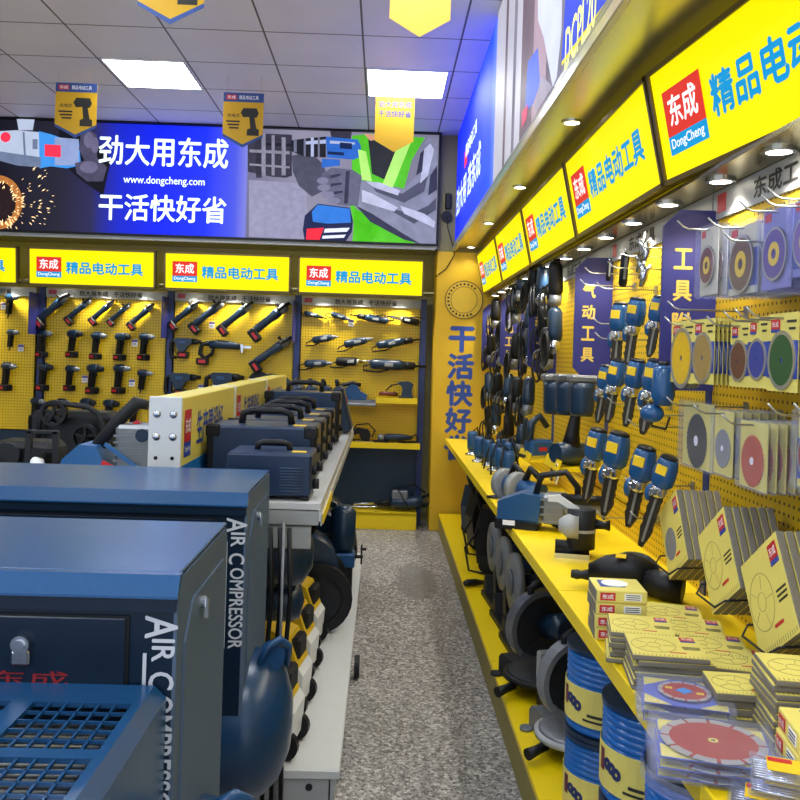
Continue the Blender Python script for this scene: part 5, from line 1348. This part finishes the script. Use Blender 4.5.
# ------------------------------------------------------------------ left gondola shelf
GX0, GX1, GY0, GY1, GZ = -1.18, -.195, 2.86, 6.0, 1.0
PX = -.69
WHT = mat('white shelf enamel', 'c9cac8', .3, var=.03)
def mk_gond(sx):
    t = thing('gondola_shelf', 'white gondola shelf unit with low white platform along the left of the aisle', 'shelf unit', (0, 0, 0))
    L = GY1 - GY0; yc = (GY0 + GY1) / 2
    MB().box(((PX + GX1) / 2, yc, GZ - .012), (GX1 - PX, L, .024)).build('right_shelf', WHT, t)
    MB().box(((PX + GX0) / 2, yc, GZ - .012), (PX - GX0, L, .024)).build('left_shelf', WHT, t)
    e = MB(); e.box(((PX + GX1) / 2 - .0, GY0 + .01, GZ - .045), (GX1 - PX, .02, .055), ch=.003).box(((PX + GX1) / 2 - .01, GY0 + .02, GZ - .115), (GX1 - PX - .03, .02, .075), ch=.003); e.build('end_beam', LGREY, t)
    MB().box((GX1 + .003, yc, GZ - .028), (.006, L, .060)).build('shelf_lip', WHT, t)
    MB().box((GX1 + .008, yc, GZ - .055), (.005, L, .035)).build('price_rail', LGREY, t)
    MB().box((GX1 + .012, GY0 + .28, GZ - .055), (.004, .5, .033)).build('yellow_price_strip', YEL, t)
    MB().box((PX, yc, .60), (.03, L, .78)).build('spine_panel', mat('spine grey', '55585c', .5), t)
    for k in range(4):
        y = GY0 + .05 + (L - .1) * k / 3
        for x in (-.62,): MB().box((x, y, .56), (.04, .04, .84)).build('post', mat('post steel', '2b2d30', .35, .5), t)
    p = MB().box(((-.10 - .69) / 2, yc, .105), (.59, L, .03), ch=.003).build('platform', WHT, t)
    MB().box(((-.12 - .69) / 2, GY0 + .02, .045), (.55, .02, .09)).box((-.125, yc, .045), (.02, L - .02, .09)).build('platform_skirt', LGREY, p)
    MB().disc(.012, 0, .006, fr((-.20, GY0 + .012, .06), (1, 0, 0), (0, 0, 1), (0, -1, 0)), 12).build('bolt', DARK, p)
    return t
mk_gond(0)
# yellow two-sided sign boards on top
def mk_topsign():
    t = thing('gondola_sign', '', 'sign', (0, 0, 0)); L = 1.03; z0, z1 = GZ + .002, 1.335
    PX = -.712; MB().box((PX, 0, (z0 + z1) / 2), (.100, L, z1 - z0), ch=.004).build('panel', mat('sign panel yellow', 'e4d15c', .4, var=.02), t)
    MB().box((PX, -L / 2 - .004, (z0 + z1) / 2), (.108, .012, z1 - z0 + .006), ch=.003).build('end_plate', WHITE, t)
    s = MB()
    for dx in (-.027, .027):
        for z in (1.28, 1.205): s.lathe([(.0001, .006), (.006, .006), (.012, .003), (.014, .0), (.014, -.002)], fr((PX + dx, -L / 2 - .0105, z), (1, 0, 0), (0, 0, 1), (0, -1, 0)), 14)
        MB().disc(.0065, -.001, .0008, fr((PX + dx, -L / 2 - .0105, 1.135), (1, 0, 0), (0, 0, 1), (0, -1, 0)), 12).build('screw_hole', BLACK, t)
    s.build('screw', STEEL, t)
    XF = fr((PX + .0503, 0, 0), (0, 1, 0), (0, 0, 1), (1, 0, 0))
    MB().box((-L * .40, 1.235, .0005), (.10, .11, .001), XF).build('logo_plate', RED, t)
    MB().box((-L * .40, 1.155, .0005), (.10, .05, .001), XF).build('logo_band', PBLUE, t)
    MB().box((0, 1.055, .0003), (L, .10, .001), XF).build('blue_band', mat('sign band blue', '1c6fae', .4), t)
    q = MB(); letter(q, '东成', -L * .40, 1.235, .075, .05, .0018, XF); letter(q, 'DongCheng', -L * .40, 1.155, .08, .022, .0018, XF); letter(q, 'DongCheng', -L * .30, 1.055, .22, .035, .0018, XF); q.build('logo_lettering', PW, t)
    q = MB(); letter(q, '生产建设好', -.02, 1.215, .50, .12, .0018, XF, .03); q.build('lettering', PBLUE, t)
    return t
for k in range(3):
    inst('gs', mk_topsign, TR(0, GY0 + .535 + 1.048 * k, 0), ['nearest yellow sign board with white screwed end plate on the gondola', 'middle yellow sign board on the gondola behind the welders', 'farthest yellow sign board on the gondola'][k], 'yellow sign boards along the gondola')
# welders
WB = mat('welder dark blue', '142b49', .35, var=.06)
def mk_welder(w, h, d, vents, big):
    def mk():
        t = thing('inverter_welder', '', 'welder', (0, 0, 0))
        MB().box((0, 0, h / 2 + .01), (w, d, h - .01), ch=.008).build('case', WB, t)
        m = MB()
        for sx in (-1, 1):
            for sy in (-1, 1): m.box((sx * w * .42, sy * d * .4, .006), (.03, .03, .012))
        m.build('foot', BLACK, t)
        if vents:
            v = MB()
            for i in range(9): v.tube([(w * .13, -d / 2 - .001, h * (.22 + .062 * i)), (w * .40, -d / 2 - .001, h * (.22 + .062 * i))], .0035, 6)
            v.build('vent', mat('vent slots', '2b4260', .4), t)
        else:
            for sx in (-1, 1):
                MB().box((sx * (w / 2 - .012), -d / 2 + .012, h / 2), (.03, .03, h * .9), ch=.008).box((sx * (w / 2 - .02), -d / 2 + .010, h - .015), (.055, .03, .05), ch=.008).build('corner_guard', BLACK, t)
        hw, hh = (w * .24, .055) if big else (w * .2, .03)
        MB().tube([(-hw, 0, h - .002), (-hw * .94, 0, h + hh * .8), (-hw * .6, 0, h + hh), (hw * .6, 0, h + hh), (hw * .94, 0, h + hh * .8), (hw, 0, h - .002)], .014 if big else .011, 8).build('handle', BLACK, t)
        MB().box((w * .33, -d * .2, h + .006), (.05, .04, .002)).build('sticker', STICK, t)
        for sx in (1,):
            MB().cyl((w / 2, -d * .3, h * .65), (w / 2 + .014, -d * .3, h * .65), .016, n=12).build('socket', DARK, t)
            MB().cyl((w / 2, -d * .1, h * .3), (w / 2 + .02, -d * .1, h * .3), .018, n=12).build('socket', DARK, t)
        return t
    return mk
gw = 'dark blue inverter welders on the gondola'
inst('w1', mk_welder(.285, .152, .24, True, False), UP((-.370, 3.02, GZ)), 'small dark blue welder with front vents at the near end of the gondola', gw)
inst('w2', mk_welder(.40, .215, .27, False, True), UP((-.438, 3.34, GZ)), 'large dark blue welder right behind the small vented one', gw)
for i, y in enumerate((3.72, 4.07, 4.42)):
    inst('w2', None, UP((-.435, y, GZ)) @ SCL(.97), 'large dark blue welder in the middle of the row, %s behind the front two' % ordn[i], gw)
inst('w3', mk_welder(.40, .275, .30, False, True), UP((-.43, 4.86, GZ)), 'tallest dark blue welder at the far end of the row', gw)
def mk_case():
    t = thing('upright_tool_case', '', 'tool case', (0, 0, 0))
    MB().box((0, 0, .15), (.07, .26, .29), ch=.02).build('case', NAVY, t); MB().tube([(0, -.06, .29), (0, -.05, .33), (0, .05, .33), (0, .06, .29)], .011, 8).build('handle', BLACK, t); MB().box((.036, 0, .2), (.004, .06, .04)).build('latch', RED, t)
    return t
for i in range(4): inst('tc', mk_case, UP((-.46 + .085 * i, 5.45, GZ + .006)) @ RY(-14), 'leaning dark blue case at the far end of the gondola, %s from the left' % ordn[i], 'leaning dark cases on the gondola')
# left side machines seen over the compressors
t = thing('cut_off_saw', 'blue and grey engine cut-off saw lying left of the white sign end plate', 'cut-off saw', UP((-.985, 3.26, GZ), 0) @ SCL(.88))
XS2 = fr((0, 0, 0), (1, 0, 0), (0, 0, 1), (0, -1, 0))
MB().prism([(-.22, .02), (-.20, .09), (-.13, .155), (-.06, .15), (.0, .02)], -.09, .09, XS2).box((-.03, -.095, .12), (.16, .012, .016), RY(35)).build('blue_cover', mat('saw blue', '2b6096', .4), t)
MB().tube([(-.08, 0, .14), (.0, 0, .25), (.08, .0, .33), (.13, 0, .32)], [.03, .028, .03, .02], 10).build('handle', DARK, t)
MB().tube([(.03, 0, .20), (.09, .0, .25)], .012, 8).build('red_trigger', RED, t)
m = MB().box((.11, 0, .14), (.19, .17, .20), ch=.014)
for i in range(5): m.box((.11, 0, .09 + .026 * i), (.198, .178, .008))
m.build('engine_block', GREY, t)
MB().tube([(.17, -.09, .08), (.17, -.02, .08)], .045, 14).build('exhaust', GREY, t); MB().disc(.028, 0, .012, fr((.13, -.082, .20), (1, 0, 0), (0, 0, 1), (0, -1, 0)), 16).build('starter_cap', NAVY, t)
MB().box((-.04, -.092, .06), (.05, .003, .025), RY(25)).build('red_badge', RED, t)
# black belt-driven machines
def mk_pulley(parent, x, y, z, r):
    w = MB().disc(r, -.02, .02, fr((x, y, z), (1, 0, 0), (0, 0, 1), (0, -1, 0)), 26, r * .78)
    for i in range(5): w.box((0, r * .45, 0), (.016, r * .8, .02), fr((x, y, z), (1, 0, 0), (0, 0, 1), (0, -1, 0)) @ RZ(72 * i))
    w.cyl((x, y - .03, z), (x, y + .02, z), r * .2, n=12); return w.build('pulley', BLACK, parent)
q1 = at(54, 413, 'y', 4.35); q2 = at(85, 437, 'y', 4.35); b0 = at(70, 470, 'y', 4.45)
t = thing('black_compressor', 'black belt-driven machine with two pulleys and a bent tube guard, behind the compressors', 'machine', TR(b0.x, 4.45, .62))
MB().box((0, .06, .29), (.42, .22, .50), ch=.03).build('body', BLACK, t)
for s_ in (-1, 1): MB().box((s_ * .15, .06, .02), (.06, .2, .04)).build('foot', BLACK, t)
mk_pulley(t, q1.x - b0.x, -.10, q1.z - .62, .065); mk_pulley(t, q2.x - b0.x, -.10, q2.z - .62, .065)
MB().tube([(lambda p: (p.x - b0.x, -.10, p.z - .62))(at(px, py, 'y', 4.35)) for px, py in ((38, 440), (40, 418), (46, 405), (60, 403), (88, 407), (98, 414), (103, 428), (104, 462))], .014, 8).build('tube_guard', DARK, t)
t = thing('petrol_engine', 'black engine unit with framed front and white bottle, at the far left behind the compressors', 'engine', UP((at(43, 445, 'y', 3.56).x - .06, 3.62, .80)) @ SCL(.86))
MB().box((-.05, .08, .17), (.30, .22, .34), ch=.03).build('body', BLACK, t)
m = MB()
for s in (-1, 1): m.prism([(s * .055, 0), (s * .085, 0), (s * .075, .40), (s * .05, .40)], .0, .03, fr((.07, -.06, 0), (1, 0, 0), (0, 0, 1), (0, -1, 0)))
m.box((.07, -.075, .395), (.15, .03, .02), ch=.004).box((.07, -.075, .31), (.14, .02, .02)).build('frame', DARK, t)
MB().tube([(.06, -.11, .15), (.06, -.11, .24), (.06, -.11, .27), (.06, -.11, .285)], [.033, .035, .028, .014], 12).build('white_bottle', PW, t); MB().box((.06, -.11, .292), (.06, .03, .02)).build('bottle_cap', BLACK, t)
MB().disc(.06, 0, .02, fr((-.1, -.05, .28), (1, 0, 0), (0, 0, 1), (0, -1, 0)), 18).build('fan_cover', DARK, t); MB().ell((-.02, -.06, .215), (.03, .02, .03)).build('yellow_cap', STICK, t)
MB().tube([(-.20, -.08, .30), (-.12, -.10, .24), (-.14, -.10, .2)], .012, 7).build('pipe', STEEL, t)
t = thing('black_generator', 'black boxy machine at the left edge behind the first engine', 'machine', UP((-2.25, 4.45, .62)))
MB().box((0, 0, .33), (.48, .30, .66), ch=.03).build('body', BLACK, t); MB().tube([(-.2, -.1, .62), (-.2, -.1, .70), (.2, -.1, .70), (.2, -.1, .62)], .015, 8).build('handle', DARK, t); MB().disc(.10, 0, .03, fr((.05, -.15, .5), (1, 0, 0), (0, 0, 1), (0, -1, 0)), 20, .07).build('ring', DARK, t)
# a rough low support for them
o = MB().box((-1.88, 4.05, .60), (1.36, 1.3, .04)).box((-1.88, 4.05, .29), (1.26, 1.2, .58)).build('display_stand', DARK); tag(o, 'dark low display stand under the black machines on the left', 'stand')
o = MB().box((0, 0, .09), (.36, .30, .18)).build('stand_block', DARK); o.matrix_world = TR(-1.47, 3.66, .62); tag(o, 'dark block lifting the engine unit on the stand', 'block')

# things under the gondola on the white platform
def mk_washer():
    t = thing('pressure_washer', '', 'pressure washer', (0, 0, 0))
    MB().prism([(-.16, .05), (.10, .05), (.12, .20), (.06, .36), (-.05, .40), (-.16, .36)], -.10, .10, XS2).build('body', YELD, t)
    MB().prism([(.02, .05), (.125, .05), (.135, .19), (.10, .24), (.02, .2)], -.102, .102, XS2).build('white_panel', WHITE, t)
    MB().box((.085, -.0, .30), (.05, .14, .10), ch=.012).build('control_box', DARK, t)
    for s in (-1, 1):
        w = MB().disc(.058, -.018, .018, TR(.10, s * .10, .058) @ RX(90), 18).build('wheel', BLACK, t); MB().disc(.02, -.02, .02, TR(.10, s * .10, .058) @ RX(90), 12).build('hub', GREY, w)
    MB().disc(.03, 0, .02, fr((-.02, -.10, .28), (1, 0, 0), (0, 0, 1), (0, -1, 0)), 14).build('gauge', STICK, t)
    MB().tube([(-.12, .06, .35), (-.13, .06, .5), (-.13, -.06, .5), (-.12, -.06, .35)], .012, 8).build('handle', BLACK, t)
    return t
gp = 'yellow and black pressure washers under the gondola'
for i, y in enumerate((3.02, 3.36, 3.72, 4.08)):
    inst('wash', mk_washer, UP((-.36, y, .121), -8) @ SCL(.82), 'yellow, white and black pressure washer under the gondola, %s' % ['nearest to the camera', 'second from the near end', 'third from the near end', 'fourth from the near end'][i], gp)
def mk_reel():
    t = thing('wheeled_reel', '', 'wheeled machine', (0, 0, 0))
    for s in (-1, 1):
        w = MB().disc(.17, -.025, .025, TR(.06, s * .16, .17) @ RX(90), 26, .12).build('wheel', BLACK, t); MB().disc(.122, -.012, .012, TR(.06, s * .16, .17) @ RX(90), 22).build('hub', DARK, w)
    MB().tube([(0, -.12, .30), (0, .12, .30)], [.16, .16], 20).build('tank', NAVY, t); MB().tube([(.0, -.1, .45), (.1, -.1, .62), (.1, .1, .62), (0, .1, .45)], .014, 8).build('handle', BLACK, t)
    MB().box((-.02, 0, .10), (.22, .26, .04)).build('chassis', DARK, t)
    return t
for i, y in enumerate((4.42, 5.15, 5.56)):
    inst('reel', mk_reel, UP((-.36, y, .121), (6, -4, 3)[i]), 'dark blue wheeled tank machine under the gondola, %s' % ['nearest', 'middle one', 'farthest'][i], 'wheeled machines under the gondola')
# blue pump past the end of the platform
t = thing('blue_pump', 'blue pump with black valve handles standing at the far end of the gondola', 'pump', UP((-.19, 4.78, .121)) @ SCL(.82))
MB().tube([(0, 0, .36), (0, 0, .40), (0, 0, .62), (0, 0, .66)], [.07, .085, .085, .05], 16).build('motor', NAVY, t)
MB().box((0, 0, .30), (.17, .17, .10), ch=.012).build('pump_body', BLUE, t); m = MB()
for s in (-1, 1): m.box((0, s * .07, .13), (.14, .03, .26))
m.build('stand', BLACK, t); MB().tube([(.07, -.02, .32), (.14, -.02, .32)], .012, 8).tube([(.13, -.02, .27), (.13, -.02, .40)], .007, 6).tube([(.12, .03, .36), (.16, .03, .36)], .010, 6).build('valve_handle', BLACK, t)
# far small wheel at the platform's side
o = MB().disc(.05, -.012, .012, RY(90), 20).build('caster_wheel', BLACK); o.matrix_world = TR(-.075, 4.0, .056); tag(o, 'small black caster wheel standing against the side of the white platform', 'wheel')

# ------------------------------------------------------------------ air compressors
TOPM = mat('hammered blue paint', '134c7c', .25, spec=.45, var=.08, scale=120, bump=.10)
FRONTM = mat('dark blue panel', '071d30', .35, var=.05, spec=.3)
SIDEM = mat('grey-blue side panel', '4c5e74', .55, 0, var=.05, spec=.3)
def mk_comp(deck):
    def mk():
        t = thing('air_compressor', '', 'air compressor', (0, 0, 0))      # local: right face at x=0, front at y=0, towards +y the back
        W, D, Z = 1.25, .45, 1.12
        MB().prism([(0, .50), (D, .50), (D, Z - .035), (D - .01, Z), (.012, Z), (0, Z - .026)], -W, -.004, fr((0, 0, 0), (0, 1, 0), (0, 0, 1), (1, 0, 0))).build('cabinet', FRONTM, t)
        MB().box((-W / 2 - .004, D / 2 + .012, Z + .003), (W + .008, D - .02, .006), ch=.002).build('top_panel', TOPM, t)
        MB().prism([(-.001, Z - .030), (.022, Z + .0005), (.022, Z + .006), (.004, Z + .006), (-.012, Z - .026), (-.012, Z - .030)], -W - .004, .004, fr((0, 0, 0), (0, 1, 0), (0, 0, 1), (1, 0, 0))).build('front_bevel', TOPM, t)
        MB().box((-W / 2, -.003, Z - .042), (W, .008, .022)).build('front_rail', FRONTM, t)
        MB().prism([(.0, .46), (D, .46), (D, Z - .03), (D - .01, Z - .003), (.018, Z - .003), (0, Z - .038)], -.004, .002, fr((0, 0, 0), (0, 1, 0), (0, 0, 1), (1, 0, 0))).build('side_frame', SIDEM, t)
        d = MB().prism([(.05, .52), (D - .05, .52), (D - .05, Z - .06), (.11, Z - .06), (.05, Z - .12)], .001, .006, fr((0, 0, 0), (0, 1, 0), (0, 0, 1), (1, 0, 0))).build('side_door', SIDEM, t)
        k = MB().disc(.012, 0, .010, fr((.005, .17, Z - .085), (0, 1, 0), (0, 0, 1), (1, 0, 0)), 14); k.box((.017, .17, Z - .095), (.006, .012, .035)); k.build('side_lock', STEEL, d)
        f = MB().box((-.07 - .53, -.003, Z - .175), (1.04, .008, .22), ch=.002).build('front_panel', FRONTM, t)
        MB().box((-.07 - .53, -.0005, Z - .175), (1.05, .006, .228)).build('panel_gap', BLACK, t)
        k = MB().disc(.015, 0, .012, fr((-.246, -.008, Z - .108), (1, 0, 0), (0, 0, 1), (0, -1, 0)), 18).disc(.009, .012, .016, fr((-.246, -.008, Z - .108), (1, 0, 0), (0, 0, 1), (0, -1, 0)), 14); k.box((-.246, -.012, Z - .13), (.03, .012, .024), ch=.003); k.build('panel_lock', STEEL, f)
        q = MB(); letter(q, '东成', -.235, Z - .165, .13, .024, .0085, fr((0, 0, 0), (1, 0, 0), (0, 0, 1), (0, -1, 0)), .02); q.build('red_lettering', mat('dark red paint', '8a1518', .5), f)
        # the tall lettering on the corner strip reads downwards
        XT = fr((-.027, -.0015, Z - .062), (0, 0, -1), (1, 0, 0), (0, -1, 0))
        XT = fr((-.027, -.0015, Z - .062), (0, 0, -1), (1, 0, 0), (0, -1, 0))
        q = MB(); letter(q, 'A', .017, .004, .036, .052, .0, XT, .03); letter(q, 'IR', .055, .008, .036, .036, 0, XT, .03); letter(q, 'C', .105, .006, .028, .040, 0, XT, .03); letter(q, 'OMPRESSOR', .235, .008, .21, .036, 0, XT, .03)
        q.box((.20, -.022, 0), (.28, .006, .0008), XT)
        q.build('lettering', mat('silver lettering', 'c3c6cc', .4, var=.03), t)
        if deck:
            zd = .948; y0, y1 = -.455, -.008; x0, x1 = -1.25, -.03
            fr_ = MB()
            wins = []
            xs_ = [-.115 - .03, -.115 - .03]
            win = [(-.045 - .15 - .185 * i, -.045 - .185 * i) for i in range(6)]
            yw = [(-.238, -.083), (-.42, -.265)]
            # frame strips
            ycuts = [y0, yw[1][0], yw[1][1], yw[0][0], yw[0][1], y1]
            for a, b in ((y0, yw[1][0]), (yw[1][1], yw[0][0]), (yw[0][1], y1)): fr_.box(((x0 + x1) / 2, (a + b) / 2, zd - .004), (x1 - x0, b - a, .008))
            xe = [x1] + [v for w_ in win for v in (w_[1], w_[0])] + [x0]
            for ya_, yb_ in yw:
                for j in range(0, len(xe), 2): fr_.box(((xe[j] + xe[j + 1]) / 2, (ya_ + yb_) / 2, zd - .004), (xe[j] - xe[j + 1], yb_ - ya_, .008))
            fr_.prism([(0, zd), (.02, zd - .02), (.02, zd - .30), (0, zd - .30)], y0, y1, fr((x1, 0, 0), (1, 0, 0), (0, 0, 1), (0, -1, 0)) @ Matrix.Diagonal((1, 1, -1, 1)))
            dk = fr_.build('deck', mat('deck blue', '16456f', .25, var=.06, scale=80, bump=.05), t)
            for w_ in win:
                for a, b in yw:
                    g = MB(); nx, ny = 6, 5
                    for i in range(1, nx): g.box((w_[0] + (w_[1] - w_[0]) * i / nx, (a + b) / 2, zd - .004), (.0035, b - a, .005))
                    for i in range(1, ny): g.box(((w_[0] + w_[1]) / 2, a + (b - a) * i / ny, zd - .004), (w_[1] - w_[0], .003, .005))
                    g.build('grille', mat('deck blue', '16456f'), dk)
            m = MB()
            for i in range(26): m.tube([(-1.2, y0 + .03 + .015 * i, zd - .05), (-.08, y0 + .03 + .015 * i, zd - .05)], .0035, 6)
            m.build('cooling_fin', mat('dull aluminium', 'a9abad', .35, .8), t)
            MB().box((-.64, -.22, zd - .10), (1.2, .40, .02)).build('inner_tray', BLACK, t)
        tk = MB().lathe([(.0001, -1.35), (.10, -1.33), (.17, -1.28), (.20, -1.2), (.20, 0), (.19, .05), (.15, .09), (.08, .115), (.0001, .12)], fr((0, .18, .455), (0, 1, 0), (0, 0, 1), (1, 0, 0)), 32).build('tank', TEAL, t)
        MB().tube([(.03, .12, .63), (.05, .12, .685), (.085, .13, .70), (.105, .17, .67), (.10, .19, .61)], [.010, .012, .012, .012, .010], 8).prism([(-.035, -.04), (.03, -.04), (.036, .0), (.02, .03), (-.025, .03)], -.004, .004, fr((.065, .14, .655), (1, 0, 0), (0, 0, 1), (0, -1, 0)) @ RZ(-25)).build('lifting_lug', BLUE, tk)
        m = MB()
        for y in (.04, .32): m.box((-.1, y, .14), (.05, .04, .28)).box((-1.1, y, .14), (.05, .04, .28))
        m.build('foot', BLACK, t)
        return t
    return mk
inst('c1', mk_comp(True), TR(-.326, 1.428, 0), 'nearest blue air compressor with mesh deck in front, closest to the camera', 'blue air compressors')
inst('c2', mk_comp(False), TR(-.345, 2.275, 0), 'second blue air compressor behind, between the nearest one and the gondola', 'blue air compressors')
t = thing('blue_tank', 'dark blue tank lying above the pressure washers under the near end of the gondola', 'tank', (0, 0, 0))
MB().lathe([(.0001, -.30), (.08, -.29), (.12, -.25), (.12, -.04), (.10, 0), (.05, .03), (.0001, .035)], fr((-.262, 3.14, .768), (0, 1, 0), (0, 0, 1), (1, 0, 0)), 24).build('tank', NAVY, t)
for s_ in (-1, 1): MB().box((-.575, 3.14 + s_ * .07, .40), (.03, .03, .56)).build('leg', BLACK, t)
t = thing('blue_cylinder', 'smaller dark blue cylinder lying below the big tank, just over the pressure washers', 'tank', (0, 0, 0))
MB().lathe([(.0001, -.26), (.05, -.25), (.075, -.22), (.075, -.03), (.06, 0), (.0001, .015)], fr((-.275, 3.19, .585), (0, 1, 0), (0, 0, 1), (1, 0, 0)), 20).build('cylinder', NAVY, t)
MB().box((-.555, 3.19, .365), (.03, .03, .49)).build('post', BLACK, t)
# thin black struts and hoses beside the second compressor
t = thing('hose_set', 'black hoses and steel rods hanging between the compressor and the gondola', 'hoses', UP((-.345, 2.80, 0)))
m = MB()
for i, x in enumerate((.0, .03, .06)): m.tube([(x, 0, .93), (x + .01, .0, .7), (x - .005, 0, .45), (x, 0, .008)], .008, 7)
m.build('hose', BLACK, t); MB().tube([(.045, -.018, .95), (.045, -.018, .003)], .005, 6).build('rod', GREY, t)

# ------------------------------------------------------------------ ambient light of the rest of the shop
w = bpy.data.worlds.new('world'); SC.world = w; w.use_nodes = True
bg = w.node_tree.nodes['Background']; bg.inputs[0].default_value = (.76, .84, 1.0, 1); bg.inputs[1].default_value = 1.5
SC.view_settings.exposure = 0.0
